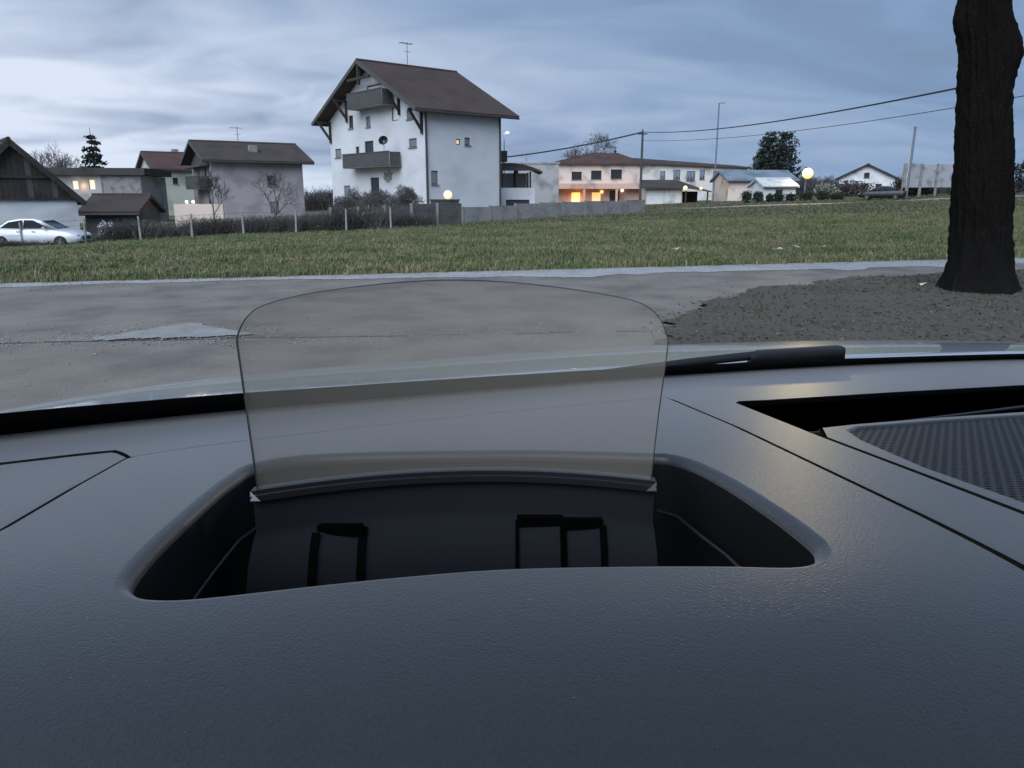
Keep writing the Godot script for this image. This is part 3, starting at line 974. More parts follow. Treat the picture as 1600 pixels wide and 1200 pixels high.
	for i in 44:
		for j in 24:
			var c := PackedVector2Array([Vector2(-0.1 + i * 0.0037, -0.114 + j * 0.0037), Vector2(-0.1 + (i + 1) * 0.0037, -0.114 + j * 0.0037), Vector2(-0.1 + (i + 1) * 0.0037, -0.114 + (j + 1) * 0.0037), Vector2(-0.1 + i * 0.0037, -0.114 + (j + 1) * 0.0037)])
			for q in Geometry2D.intersect_polygons(c, outline):
				var t := Geometry2D.triangulate_polygon(q)
				for k in range(0, t.size(), 3):
					for face in [0, 1]:
						var v3 := []
						var n3 := []
						for e in 3:
							var p: Vector2 = q[t[k + e]]
							v3.append(Vector3(p.x, E + p.y, -(glass_f(p.x, p.y) + face * th)))
							var dx := (glass_f(p.x + 0.001, p.y) - glass_f(p.x - 0.001, p.y)) / 0.002
							n3.append(Vector3(dx, -0.10, 1).normalized() * (1 if face == 0 else -1))
						if (v3[1] - v3[0]).cross(v3[2] - v3[0]).dot(n3[0]) > 0: gm.tri_n(v3[0], v3[1], v3[2], n3[0], n3[1], n3[2])
						else: gm.tri_n(v3[0], v3[2], v3[1], n3[0], n3[2], n3[1])
	part(hud, "display_glass", gm, M.combiner)
	var ge := MB.new()
	for i in outline.size():
		var a: Vector2 = outline[i]
		var b: Vector2 = outline[(i + 1) % outline.size()]
		ge.quad(Vector3(a.x, E + a.y, -glass_f(a.x, a.y)), Vector3(b.x, E + b.y, -glass_f(b.x, b.y)), Vector3(b.x, E + b.y, -glass_f(b.x, b.y) - th), Vector3(a.x, E + a.y, -glass_f(a.x, a.y) - th))
	for i in outline.size():
		var a: Vector2 = outline[i]
		var b: Vector2 = outline[(i + 1) % outline.size()]
		if a.y < -0.1 and b.y < -0.1: continue
		var c := Vector2(-0.021, -0.075)
		var a2 := a + (c - a).normalized() * 0.0003
		var b2 := b + (c - b).normalized() * 0.0003
		ge.quad(Vector3(a2.x, E + a2.y, -glass_f(a2.x, a2.y) + 0.0002), Vector3(b2.x, E + b2.y, -glass_f(b2.x, b2.y) + 0.0002), Vector3(b.x, E + b.y, -glass_f(b.x, b.y) + 0.0002), Vector3(a.x, E + a.y, -glass_f(a.x, a.y) + 0.0002))
	part(hud, "glass_edge", ge, M.combiner_edge)
	var rail := MB.new()
	rail.tube([Vector3(-0.1085, 1.116, -0.232), Vector3(-0.1110, 1.114, -0.262), Vector3(-0.1125, 1.112, -0.292), Vector3(-0.1105, 1.110, -0.312)], [0.0009, 0.0009, 0.0009, 0.0009], 6)
	part(car, "recess_rail", rail, M.trim_edge)
	var rail2 := MB.new()
	rail2.tube([Vector3(0.0690, 1.105, -0.340), Vector3(0.0755, 1.108, -0.3258), Vector3(0.0800, 1.111, -0.2974), Vector3(0.0836, 1.114, -0.2744), Vector3(0.0862, 1.118, -0.240)], [0.0009, 0.0009, 0.0009, 0.0009, 0.0009], 6)
	part(car, "recess_rail", rail2, M.trim_edge)
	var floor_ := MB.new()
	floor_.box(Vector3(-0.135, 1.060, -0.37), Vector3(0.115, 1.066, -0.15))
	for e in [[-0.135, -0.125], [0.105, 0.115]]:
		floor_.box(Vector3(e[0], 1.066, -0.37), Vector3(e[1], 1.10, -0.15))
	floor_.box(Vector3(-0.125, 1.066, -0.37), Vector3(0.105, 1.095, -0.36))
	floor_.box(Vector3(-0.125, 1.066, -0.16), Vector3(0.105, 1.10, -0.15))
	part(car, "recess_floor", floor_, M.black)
	# --- windshield with its black border, outside it the bonnet and the wiper
	var ws := MB.new()
	var fr := MB.new()
	var n := 60
	for i in n:
		var xa := lerpf(-0.44, 1.14, float(i) / n)
		var xb := lerpf(-0.44, 1.14, float(i + 1) / n)
		var la := shield(xa, 0).distance_to(shield(xa, 1)); var lb := shield(xb, 0).distance_to(shield(xb, 1))
		var wa := lerpf(0.041, 0.034, smoothstep(-0.1, 0.4, xa)) / la
		var wb := lerpf(0.041, 0.034, smoothstep(-0.1, 0.4, xb)) / lb
		fr.quad(shield(xa, -0.01, 0.002), shield(xb, -0.01, 0.002), shield(xb, wb, 0.002), shield(xa, wa, 0.002))
	var wr := []
	for k in 25:
		var row := []
		for i in n * 2 + 1: row.append(shield(lerpf(-0.44, 1.14, i / (n * 2.0)), k / 24.0))
		wr.append(row)
	ws.loft(wr, true, false, false)
	var wsp := part(car, "windshield", ws, M.windshield)
	part(wsp, "black_border", fr, M.frit)
	# dust on the dashboard
	var fleck := MB.new()
	fleck.tri(Vector3(-1, 0, 0), Vector3(0.3, 0.2, 0.8), Vector3(1, 0.1, -0.3))
	fleck.tri(Vector3(-1, 0, 0), Vector3(1, 0.1, -0.3), Vector3(-0.2, 0.2, -0.7))
	var ft := []
	var fr_ := RandomNumberGenerator.new()
	fr_.seed = 404
	for i in 420:
		var x := fr_.randf_range(-0.16, 0.14)
		var f := fr_.randf_range(0.06, 0.52)
		if Geometry2D.is_point_in_polygon(Vector2(x, f), Geometry2D.offset_polygon(PackedVector2Array(opening), 0.006)[0]): continue
		if f > 0.34 + (x + 0.16) * 0.72 - 0.01: continue
		var sz := 0.00012 + 0.00028 * pow(fr_.randf(), 4.0)
		ft.append(Transform3D(Basis(Vector3.UP, fr_.randf() * TAU).scaled(Vector3.ONE * sz), Vector3(x, dash_y(x, f) + 0.0003, -f)))
	copies(dash, "dust", fleck.mesh(), M.dust, ft)
	var bo := []
	for j in 31:
		var row := []
		for i in 61:
			var x := lerpf(-0.52, 1.26, i / 60.0)
			row.append(bonnet(x, j / 30.0 * 1.15))
		bo.append(row)
	var bm := MB.new()
	bm.loft(bo, true, false, false)
	part(car, "bonnet", bm, M.car_paint)
	var wp := MB.new()
	var W := func(x: float, w: float, up: float) -> Vector3: return shield(x, w, -up)
	wp.loft([box_ring(W.call(0.235, 0.013, 0.008), 0.0045, 0.006), box_ring(W.call(0.245, 0.013, 0.009), 0.0072, 0.009), box_ring(W.call(0.345, 0.0135, 0.011), 0.0068, 0.010), box_ring(W.call(0.350, 0.0135, 0.011), 0.006, 0.007)])
	var wiper := part(car, "wiper", wp, M.rubber)
	var bl := MB.new()
	bl.tube([W.call(0.05, 0.003, 0.004), W.call(0.10, 0.006, 0.006), W.call(0.17, 0.010, 0.009), W.call(0.24, 0.015, 0.011)], [0.003, 0.0035, 0.0042, 0.0045], 8)
	part(wiper, "wiper_arm", bl, M.rubber)
	var bd := MB.new()
	bd.tube([W.call(-0.10, 0.004, 0.003), W.call(0.10, 0.003, 0.003), W.call(0.24, 0.0075, 0.004), W.call(0.44, 0.004, 0.003), W.call(0.60, 0.003, 0.003)], [0.0025, 0.003, 0.003, 0.003, 0.0025], 6)
	part(wiper, "wiper_blade", bd, M.rubber)
	# --- cabin around the camera: roof, pillars, doors, rear wall, floor, sides and wheels
	var rf := MB.new()
	var rr := []
	for j in 9:
		var row := []
		var z := lerpf(0.06, 2.1, j / 8.0)
		for i in 13:
			var k := i / 6.0 - 1.0
			row.append(Vector3(0.38 + k * 0.68, 1.575 - 0.05 * k * k - 0.10 * pow(maxf(0, j / 8.0 - 0.5), 2.0) * 4.0 * 0.4, z + (0.22 * k * k if j == 0 else 0.0)))
		rr.append(row)
	rr.reverse()
	rf.loft(rr, true, false, false)
	part(car, "roof", rf, M.headliner)
	for s in [-1, 1]:
		var x0: float = 0.38 + s * 0.82
		for e in [[Vector3(0.38 + s * 0.80, 1.06, -0.24 if s < 0 else -0.62), Vector3(0.38 + s * 0.68, 1.53, 0.30), 0.05], [Vector3(x0, 1.05, 0.75), Vector3(0.38 + s * 0.68, 1.53, 0.75), 0.05], [Vector3(x0, 1.05, 2.2), Vector3(0.38 + s * 0.66, 1.50, 1.75), 0.09]]:
			var pl := MB.new()
			pl.tube([e[0], e[1]], [e[2], e[2] * 0.8], 8)
			part(car, "pillar", pl, M.headliner)
		var dr := MB.new()
		dr.box(Vector3(x0 - 0.05, 0.30, -0.65), Vector3(x0 + 0.05, 1.04, 2.3))
		part(car, "door", dr, M.dash_dark)
	for x in [-0.02, 0.78]:
		var se := MB.new()
		var rg := []
		for e in [[0.45, 0.20, 0.10, 0.62], [0.75, 0.24, 0.11, 0.70], [1.05, 0.23, 0.09, 0.80], [1.16, 0.17, 0.06, 0.84]]:
			var q := []
			for k in 12:
				var a := -TAU * k / 12
				q.append(Vector3(x + cos(a) * e[1], e[0], e[3] + sin(a) * e[2]))
			rg.append(q)
		se.loft(rg)
		var st := part(car, "seat", se, M.dash_dark)
		var hr := MB.new()
		hr.sphere(Vector3(x, 1.30, 0.86), Vector3(0.13, 0.10, 0.06), 12)
		part(st, "headrest", hr, M.dash_dark)
	var fl := MB.new()
	fl.box(Vector3(-0.39, 0.28, -1.5), Vector3(1.15, 0.32, 2.3))
	fl.box(Vector3(-0.39, 0.32, 2.22), Vector3(1.15, 1.05, 2.3))
	fl.box(Vector3(-0.39, 0.32, -0.62), Vector3(1.15, 1.0, -0.56))
	part(car, "floor_pan", fl, M.dash_dark)
	for x in [-0.36, 1.12]:
		for z in [-1.05, 1.55]:
			var wh := MB.new()
			wh.tube([Vector3(x - 0.1, 0.31, z), Vector3(x + 0.1, 0.31, z)], [0.31, 0.31], 20)
			part(car, "wheel", wh, M.rubber)

func box_ring(c: Vector3, h: float, d: float) -> Array:
	return [c + Vector3(0, -h, d), c + Vector3(0, h * 0.7, d), c + Vector3(0, h, d * 0.6), c + Vector3(0, h, -d * 0.6), c + Vector3(0, h * 0.7, -d), c + Vector3(0, -h, -d)]

func bonnet(x: float, u: float) -> Vector3:
	var xr := clampf(x, -0.44, 1.14)
	var f := glass_base(xr) + 0.045
	var s := 0.105 + 0.03 * maxf(0.0, 0.2 - x)
	var y := dash_y(x, f) - 0.004 - s * u - 0.08 * u * u - 2.5 * pow(maxf(0.0, absf(x - 0.38) - 0.72), 2.0)
	if u < 0.02: y -= 0.02 * (1.0 - u / 0.02)
	return Vector3(x, y, -(f + u))

# ---------------------------------------------------------------- scene
func _ready() -> void:
	var cam := Camera3D.new()
	cam.name = "camera"
	cam.fov = 53.03
	cam.near = 0.02
	cam.far = 3000.0
	add_child(cam)
	cam.position = Vector3(0, 1.25, 0)
	cam.rotation_degrees = Vector3(-13.73, 0, 0)
	cam.current = true
	var env := Environment.new()
	env.background_mode = Environment.BG_SKY
	env.sky = make_sky()
	env.background_energy_multiplier = 0.435
	env.tonemap_mode = Environment.TONE_MAPPER_LINEAR
	env.tonemap_exposure = 2.3
	env.sdfgi_enabled = true
	env.ssao_enabled = true
	env.ssil_enabled = true
	var we := WorldEnvironment.new()
	we.name = "world_environment"
	we.environment = env
	add_child(we)
	var sun := DirectionalLight3D.new()
	sun.name = "sun"
	sun.light_color = Color(0.93, 0.96, 1.0)
	sun.light_energy = 0.5
	sun.light_angular_distance = 60.0
	sun.shadow_enabled = true
	sun.rotation_degrees = Vector3(-40, -24, 0)
	add_child(sun)
	gnoise.seed = 4
	gnoise.frequency = 0.09
	make_materials()
	own_car()
	setting()
	left_side()
	white_house()
	right_side()
	field_details()

func setting() -> void:
	# one sheet of ground to the horizon
	var xs := []
	for i in 121:
		var t := i / 60.0 - 1.0
		xs.append(sinh(t * 4.2) / sinh(4.2) * 900.0)
	var fs := [-40.0, -20.0, -8.0, 0.0, 3.0, 5.0, 6.5]
	for i in 130: fs.append(8.0 + i * 0.4 + pow(i / 129.0, 6.0) * 1500.0)
	var mb := MB.new()
	var rows := []
	for f in fs:
		var row := []
		for x in xs: row.append(Vector3(x, ground(x, f) - (0.012 if f < fe(x) + 0.2 else 0.0), -f))
		rows.append(row)
	mb.loft(rows, true, false, false)
	struct("ground", mb, M.ground)
	# asphalt: the road passing in front and the lay-by the car stands on
	var rng := RandomNumberGenerator.new()
	rng.seed = 5
	var poly := PackedVector2Array()
	poly.append(Vector2(60, -25)); poly.append(Vector2(60, fe(60)))
	var x := 36.0
	while x > -60.0:
		poly.append(Vector2(x, fe(x) + rng.randf_range(-0.09, 0.10)))
		x -= rng.randf_range(0.15, 0.45)
	poly.append(Vector2(-60, fe(-60))); poly.append(Vector2(-60, -25))
	var verge := PackedVector2Array()
	var vr := vv([1.05, -25, 1.1, 4.0, 1.25, 6.6, 1.6, 7.9, 2.35, 9.2, 3.46, 10.35, 5.0, 11.35, 7.3, 12.45, 12, 14.2, 36, 20.4, 36, -25])
	for i in vr.size():
		var p: Vector2 = vr[i]
		var q: Vector2 = vr[(i + 1) % vr.size()]
		var m := 1 if i >= vr.size() - 3 or i == 0 else int(p.distance_to(q) / 0.16) + 1
		for k in m:
			var e := p.lerp(q, float(k) / m)
			if m > 1: e += Vector2(rng.randf_range(-0.05, 0.05), rng.randf_range(-0.05, 0.05)) + Vector2(gnoise.get_noise_2d(e.x * 9, e.y * 9), gnoise.get_noise_2d(e.y * 9, e.x * 9 + 40)) * 0.35
			verge.append(e)
	var as_ := MB.new()
	for i in 60:
		for j in 26:
			var cw := 2.0
			var c := PackedVector2Array([Vector2(-60 + i * cw, -25 + j * cw), Vector2(-58 + i * cw, -25 + j * cw), Vector2(-58 + i * cw, -23 + j * cw), Vector2(-60 + i * cw, -23 + j * cw)])
			for q in Geometry2D.intersect_polygons(c, poly):
				for s in Geometry2D.clip_polygons(q, verge):
					var t := Geometry2D.triangulate_polygon(s)
					for k in range(0, t.size(), 3):
						tri_facing(as_, Vector3(s[t[k]].x, 0, -s[t[k]].y), Vector3(s[t[k + 1]].x, 0, -s[t[k + 1]].y), Vector3(s[t[k + 2]].x, 0, -s[t[k + 2]].y), Vector3.UP)
	struct("road", as_, M.asphalt)
	# seam between lay-by and road, a shallow broken groove filled with dark grit
	var seam := MB.new()
	x = -9.0
	while x < 1.2:
		var l := rng.randf_range(0.2, 0.5)
		var fa := 7.08 + 0.105 * x + rng.randf_range(-0.03, 0.03)
		if rng.randf() > 0.12:
			var wd := rng.randf_range(0.02, 0.06)
			seam.quad(Vector3(x, 0.005, -fa), Vector3(x + l, 0.005, -fa - 0.105 * l), Vector3(x + l, 0.005, -fa - 0.105 * l - wd * 0.6), Vector3(x, 0.005, -fa - wd))
		x += l
	struct("road_seam", seam, M.soil)
	patch("gravel_patch", [[-3.75, 6.72], [-3.3, 6.78], [-2.7, 6.90], [-2.35, 7.02], [-2.5, 7.12], [-2.8, 7.30], [-3.15, 7.62], [-3.4, 7.45], [-3.6, 7.05]], 0.014, M.gravel, 9)
	# strip along the far road edge, wet sky sheen painted as a paler colour
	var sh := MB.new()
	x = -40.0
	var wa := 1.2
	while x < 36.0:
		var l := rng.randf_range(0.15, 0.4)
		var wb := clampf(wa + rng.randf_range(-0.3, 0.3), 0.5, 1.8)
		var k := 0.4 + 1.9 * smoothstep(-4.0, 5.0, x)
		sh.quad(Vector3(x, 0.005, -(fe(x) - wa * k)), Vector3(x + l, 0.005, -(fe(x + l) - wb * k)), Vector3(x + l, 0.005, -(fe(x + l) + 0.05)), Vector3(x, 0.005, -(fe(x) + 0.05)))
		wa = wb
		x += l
	struct("road_sheen", sh, M.sheen_strip)
	# soil verge under the tree
	var vm := MB.new()
	var nz := FastNoiseLite.new(); nz.seed = 3; nz.frequency = 0.8
	var vh := func(a: float, b: float) -> float: return 0.02 + 0.05 * smoothstep(0.0, 2.5, a - 1.2) + nz.get_noise_2d(a, b) * 0.03
	for i in 70:
		for j in 94:
			var c := PackedVector2Array([Vector2(1 + i * 0.5, -25 + j * 0.5), Vector2(1.5 + i * 0.5, -25 + j * 0.5), Vector2(1.5 + i * 0.5, -24.5 + j * 0.5), Vector2(1 + i * 0.5, -24.5 + j * 0.5)])
			for s in Geometry2D.intersect_polygons(c, verge):
				var t := Geometry2D.triangulate_polygon(s)
				for k in range(0, t.size(), 3):
					var p := []
					for e in 3: p.append(Vector3(s[t[k + e]].x, vh.call(s[t[k + e]].x, s[t[k + e]].y), -s[t[k + e]].y))
					if (p[1] - p[0]).cross(p[2] - p[0]).y > 0: vm.tri(p[0], p[1], p[2])
					else: vm.tri(p[0], p[2], p[1])
	struct("verge", vm, M.soil)
	# fallen leaves and thin grass on the verge
	var leaf := MB.new()
	leaf.tri(Vector3(-0.022, 0, 0), Vector3(0, 0.006, 0.012), Vector3(0.022, 0.003, 0)); leaf.tri(Vector3(-0.022, 0, 0), Vector3(0.022, 0.003, 0), Vector3(0, 0.006, -0.012))
	var tr := []; var cl := []
	var dirty := [Color(0.07, 0.055, 0.04), Color(0.10, 0.078, 0.055), Color(0.05, 0.042, 0.034), Color(0.13, 0.105, 0.08), Color(0.06, 0.068, 0.032)]
	for i in 16000:
		var a := rng.randf_range(1.2, 13.0)
		var b := rng.randf_range(3.0, 14.0)
		var off := not Geometry2D.is_point_in_polygon(Vector2(a, b), verge)
		if off and (b > fe(a) - 1.2 or not Geometry2D.is_point_in_polygon(Vector2(a + absf(rng.randfn(0.0, 0.22)), b - absf(rng.randfn(0.0, 0.18))), verge)): continue
		tr.append(Transform3D(Basis.from_euler(Vector3(rng.randf_range(-0.5, 0.5), rng.randf() * TAU, rng.randf_range(-0.5, 0.5))).scaled(Vector3.ONE * rng.randf_range(0.5, 1.3)), Vector3(a, (0.006 if off else vh.call(a, b) + 0.008), -b)))
		cl.append(dirty[rng.randi() % 5])
	# loose grit on the road, thickest along the seam and the road edges
	var stone := MB.new()
	stone.sphere(Vector3.ZERO, Vector3(1, 0.6, 0.8), 6)
	var gt := []; var gc := []
	for i in 9000:
		var a := rng.randf_range(-11.0, 9.0)
		var b := rng.randf_range(5.0, 15.0)
		var kind := rng.randf()
		if kind < 0.35: b = 7.1 + 0.105 * a + rng.randfn(0.0, 0.22)
		elif kind < 0.7: b = fe(a) - absf(rng.randfn(0.0, 0.5))
		elif kind < 0.8:
			a = -3.0 + rng.randfn(0.0, 0.5)
			b = 7.1 + rng.randfn(0.0, 0.25)
		if b > fe(a) or b < 4.5 or Geometry2D.is_point_in_polygon(Vector2(a, b), verge): continue
		var sz := 0.004 + 0.008 * pow(rng.randf(), 3.0)
		gt.append(Transform3D(Basis(Vector3.UP, rng.randf() * TAU).scaled(Vector3.ONE * sz), Vector3(a, 0.004 + sz * 0.4, -b)))
		var g := rng.randf_range(0.1, 0.42)
		gc.append(Color(g, g * 0.97, g * 0.93))
	meta(copies(self, "loose_grit", stone.mesh(), M.leaf, gt, gc), "loose grit scattered over the road and along its seam", "grit")
	meta(copies(self, "leaf_litter", leaf.mesh(), M.leaf, tr, cl), "brown fallen leaves strewn over the bare soil under the big tree", "leaves")
	# far belt of leafless brush and trees along the horizon
	var brush := MB.new()
	var br := RandomNumberGenerator.new()
	br.seed = 88
	for k in 26:
		var d := Vector3(br.randf_range(-0.6, 0.6), 1, br.randf_range(-0.6, 0.6)).normalized()
		var p0 := Vector3(br.randf_range(-0.5, 0.5), 0, br.randf_range(-0.3, 0.3))
		var p1 := p0 + d * br.randf_range(0.3, 0.6)
		brush.tube([p0, p1, p1 + (d + Vector3(br.randf_range(-0.6, 0.6), 0, 0)) * 0.4], [0.014, 0.010, 0.005], 3, false)
		for q in 3: brush.tube([p1, p1 + Vector3(br.randf_range(-0.3, 0.3), br.randf_range(0.1, 0.4), br.randf_range(-0.3, 0.3))], [0.008, 0.004], 3, false)
	var wt := []; var wc := []
	for i in 1100:
		var a := rng.randf_range(-190.0, 230.0)
		var b := rng.randf_range(165.0, 205.0)
		var sc := rng.randf_range(2.6, 5.2) * (1.0 + 0.5 * nz.get_noise_1d(a * 0.06))
		wt.append(Transform3D(Basis(Vector3.UP, rng.randf() * TAU).scaled(Vector3(sc * 1.4, sc, sc * 1.4)), gp(a, b, -0.1)))
		var v := rng.randf_range(0.7, 1.3)
		wc.append(Color(0.085 * v, 0.08 * v, 0.082 * v))
	meta(copies(self, "far_brush", brush.mesh(), M.leaf, wt, wc), "far belt of leafless brush along the horizon", "brush")
	# far pale road in front of the buildings on the right
	var fr := MB.new()
	for i in 60:
		var xa := 14.0 + i * 2.0
		var xb := xa + 2.0
		for j in 3:
			var f0 := 62.5 + j * 2.0
			var f1 := f0 + 2.0
			fr.quad(gp(xa, f0, 0.03), gp(xb, f0, 0.03), gp(xb, f1, 0.03), gp(xa, f1, 0.03))
	struct("far_road", fr, M.gravel)

func patch(called: String, pts: Array, y: float, m: Material, sd: int) -> void:
	var rng := RandomNumberGenerator.new()
	rng.seed = sd
	var ring := []
	for p in pts: ring.append(Vector2(p[0], p[1]))
	ring = curved(ring, 8)
	for i in ring.size(): ring[i] += Vector2(rng.randf_range(-1, 1), rng.randf_range(-1, 1)) * 0.05
	var pk := PackedVector2Array(ring)
	var t := Geometry2D.triangulate_polygon(pk)
	var mb := MB.new()
	for k in range(0, t.size(), 3):
		tri_facing(mb, Vector3(pk[t[k]].x, y, -pk[t[k]].y), Vector3(pk[t[k + 1]].x, y, -pk[t[k + 1]].y), Vector3(pk[t[k + 2]].x, y, -pk[t[k + 2]].y), Vector3.UP)
	struct(called, mb, m)

# ---------------------------------------------------------------- left: barn, houses, fence
func left_side() -> void:
	# barn: gable of dark boards over a whitewashed wall
	var yaw := deg_to_rad(-50.0)
	var a := Vector2(cos(yaw), sin(yaw))
	var L := 9.0
	var near := Vector2(-27.95, 39.4) - a * L
	var gy := -1.25
	var barn := thing("barn", "small barn with dark timber gable above a whitewashed wall", "barn", Vector3(near.x, gy, -near.y), yaw)
	var w := 5.6
	var he := 2.32
	var hr := 5.1
	var lo := MB.new()
	wall(lo, Vector3(L, 0, 0), Vector3(0, 0, -1), Vector3(1, 0, 0), PackedVector2Array([Vector2(0, 0), Vector2(w, 0), Vector2(w, he), Vector2(0, he)]), [])
	wall(lo, Vector3.ZERO, Vector3(1, 0, 0), Vector3(0, 0, 1), PackedVector2Array([Vector2(0, 0), Vector2(L, 0), Vector2(L, he), Vector2(0, he)]), [])
	wall(lo, Vector3(0, 0, -w), Vector3(1, 0, 0), Vector3(0, 0, -1), PackedVector2Array([Vector2(0, 0), Vector2(L, 0), Vector2(L, he), Vector2(0, he)]), [])
	wall(lo, Vector3.ZERO, Vector3(0, 0, -1), Vector3(-1, 0, 0), gable_poly(w, he, hr), [])
	part(barn, "wall", lo, M.lime_wash)
	var rng := RandomNumberGenerator.new()
	rng.seed = 14
	var nb := 20
	for i in nb:
		var s0 := w * i / nb + 0.006
		var s1 := w * (i + 1) / nb - 0.006
		var b := MB.new()
		var out := rng.randf_range(0.02, 0.06)
		var top := func(s: float) -> float: return he + (hr - he) * (1.0 - absf(s - w / 2) / (w / 2)) - 0.02
		var lowy := he - rng.randf_range(0.0, 0.06)
		var q := [Vector3(L, lowy, -s0), Vector3(L, lowy, -s1), Vector3(L, top.call(s1), -s1), Vector3(L, top.call(s0), -s0)]
		var e := Vector3(out, 0, 0)
		b.quad(q[0] + e, q[1] + e, q[2] + e, q[3] + e)
		b.quad(q[0], q[0] + e, q[3] + e, q[3]); b.quad(q[1] + e, q[1], q[2], q[2] + e); b.quad(q[0], q[1], q[1] + e, q[0] + e)
		part(barn, "board", b, M.dark_wood if rng.randf() < 0.8 else M.grey_wood)
	var beam := MB.new()
	beam.bar(Vector3(L + 0.1, he + 1.15, -0.9), Vector3(L + 0.1, he + 1.15, -w + 0.9), 0.08, 0.14)
	beam.bar(Vector3(L + 0.1, he + 0.02, 0.0), Vector3(L + 0.1, he + 0.02, -w), 0.10, 0.12)
	part(barn, "beam", beam, M.dark_wood)
	roof(barn, w, L, he, hr, 0.35, 0.35, M.slate_roof, M.dark_wood)
	# saloon in front of it
	var car := thing("parked_car", "white saloon car parked in front of the barn's whitewashed wall", "car", Vector3(-23.3, ground(-23.3, 38.6) - 0.08, -38.6), 0.06)
	saloon(car, M.white_paint)
	# lean-to with a dark roof beside the barn
	var lean := thing("lean_to", "low dark roofed lean-to between barn and neighbouring house", "shed", Vector3(-28.2, -1.2, -52), 0.1)
	gable_house(lean, 4.5, 3.3, 1.4, 2.3, 0.3, 0.4, M.grey_wood, M.dark_roof)
	var low := thing("bungalow", "low grey bungalow with flat dark roof and two lit windows", "house", Vector3(-40.6, -1.1, -70), 0.12)
	var mb := MB.new()
	var LW := 7.6
	wall(mb, Vector3.ZERO, Vector3(1, 0, 0), Vector3(0, 0, 1), PackedVector2Array([Vector2(0, 0), Vector2(LW, 0), Vector2(LW, 4.15), Vector2(0, 4.15)]), [Rect2(1.75, 2.9, 0.55, 0.8), Rect2(3.15, 2.9, 0.55, 0.9)])
	mb.box(Vector3(0, 0, -7), Vector3(LW, 4.1, -0.5))
	wall(mb, Vector3(LW, 0, 0), Vector3(0, 0, -1), Vector3(1, 0, 0), PackedVector2Array([Vector2(0, 0), Vector2(0.6, 0), Vector2(0.6, 4.15), Vector2(0, 4.15)]), [])
	part(low, "wall", mb, M.grey_plaster)
	filling(low, Vector3.ZERO, Vector3(1, 0, 0), Vector3(0, 0, 1), Rect2(1.75, 2.9, 0.55, 0.8), "lit", M.frame_white)
	filling(low, Vector3.ZERO, Vector3(1, 0, 0), Vector3(0, 0, 1), Rect2(3.15, 2.9, 0.55, 0.9), "lit", M.frame_white)
	light(low, Vector3(2.7, 3.2, 0.3), Color(1, 0.75, 0.4), 0.1)
	var fl := MB.new()
	fl.box(Vector3(-0.4, 4.15, -7.4), Vector3(LW + 0.5, 4.75, 0.45))
	part(low, "roof", fl, M.slate_roof)
	var up := MB.new()
	up.box(Vector3(4.2, 0.1, 0.02), Vector3(4.32, 4.1, 0.10)); up.box(Vector3(4.32, 0.1, 0.012), Vector3(LW - 0.02, 4.1, 0.05))
	part(low, "grey_cladding", up, M.concrete)
	conifer("spruce_tree", "dark spruce rising behind the low grey bungalow", Vector3(-43.9, -1.1, -84), 9.2, 2.6, 61, 12, 0.2, false, "", 0.35)
	bare_tree("bare_tree", "pale bare tree beside the dark spruce", Vector3(-49.6, -1.1, -88), 9.0, 0.16, 62, M.pale_twig, 5, 0.8, 4)
	# green house and pink house
	var g := thing("house", "small pale green house with reddish roof and two tiny windows", "house", Vector3(-42.5, -1.05, -95), 0.62)
	gable_house(g, 9.0, 9.5, 5.45, 7.35, 0.5, 0.5, M.green_plaster, M.red_roof, [[Rect2(3.8, 5.2, 0.5, 0.5), "glass"]], [[Rect2(1.9, 3.7, 0.6, 0.75), "glass"], [Rect2(4.4, 3.8, 0.5, 0.55), "glass"]], M.frame_brown, M.grey_wood)
	var ch := MB.new()
	ch.box(Vector3(3.2, 6.5, -5.2), Vector3(3.9, 8.0, -4.5))
	part(g, "chimney", ch, M.concrete)
	var p := thing("house", "pinkish grey house with brown roof and small gable balcony", "house", Vector3(-27.05, -1.0, -72), 0.57)
	gable_house(p, 9.0, 8.3, 5.45, 7.05, 0.9, 0.75, M.pink_plaster, M.dark_roof, [[Rect2(2.4, 3.4, 1.0, 1.5), "glass"], [Rect2(5.2, 3.6, 1.2, 1.1), "shutter"], [Rect2(1.6, 0.9, 1.0, 1.1), "glass"]], [[Rect2(4.9, 3.2, 0.8, 0.9), "glass"], [Rect2(5.0, 0.8, 0.8, 0.9), "shutter"]], M.frame_brown, M.grey_wood)
	balcony(p, 1.2, 6.6, 3.0, 1.0, 1.1, M.grey_wood)
	var pt := MB.new()
	wall(pt, Vector3(-0.16, 0, 0), Vector3(0, 0, -1), Vector3(-1, 0, 0), PackedVector2Array([Vector2(0.6, 5.0), Vector2(8.4, 5.0), Vector2(4.5, 6.75)]), [])
	pt.box(Vector3(-0.9, 4.85, -8.2), Vector3(-0.1, 5.0, -0.8))
	part(p, "gable_cladding", pt, M.grey_wood)
	antenna(p, Vector3(3.6, 7.0, -4.5), 1.7)
	var cc := MB.new()
	cc.box(Vector3(3.9, 5.9, -2.2), Vector3(4.6, 6.9, -1.6))
	part(p, "roof_vent", cc, M.concrete)
	# garden wall with a pair of small lamps, in front of the green house
	var gw := thing("garden_wall", "pale rendered garden wall with two little lamps on top", "wall", Vector3(-24.6, -1.0, -53), 0.0)
	var gm := MB.new()
	gm.box(Vector3(1.9, 0, -0.2), Vector3(5.2, 1.72, 0))
	part(gw, "wall", gm, M.cream_plaster)
	for x in [2.75, 3.2]:
		var lm := MB.new()
		lm.sphere(Vector3(x, 1.87, -0.1), Vector3(0.11, 0.11, 0.11), 10)
		part(gw, "lamp_globe", lm, M.cream_lamp)
		light(gw, Vector3(x, 1.87, -0.1), Color(1, 0.8, 0.6), 0.5, 0.08)
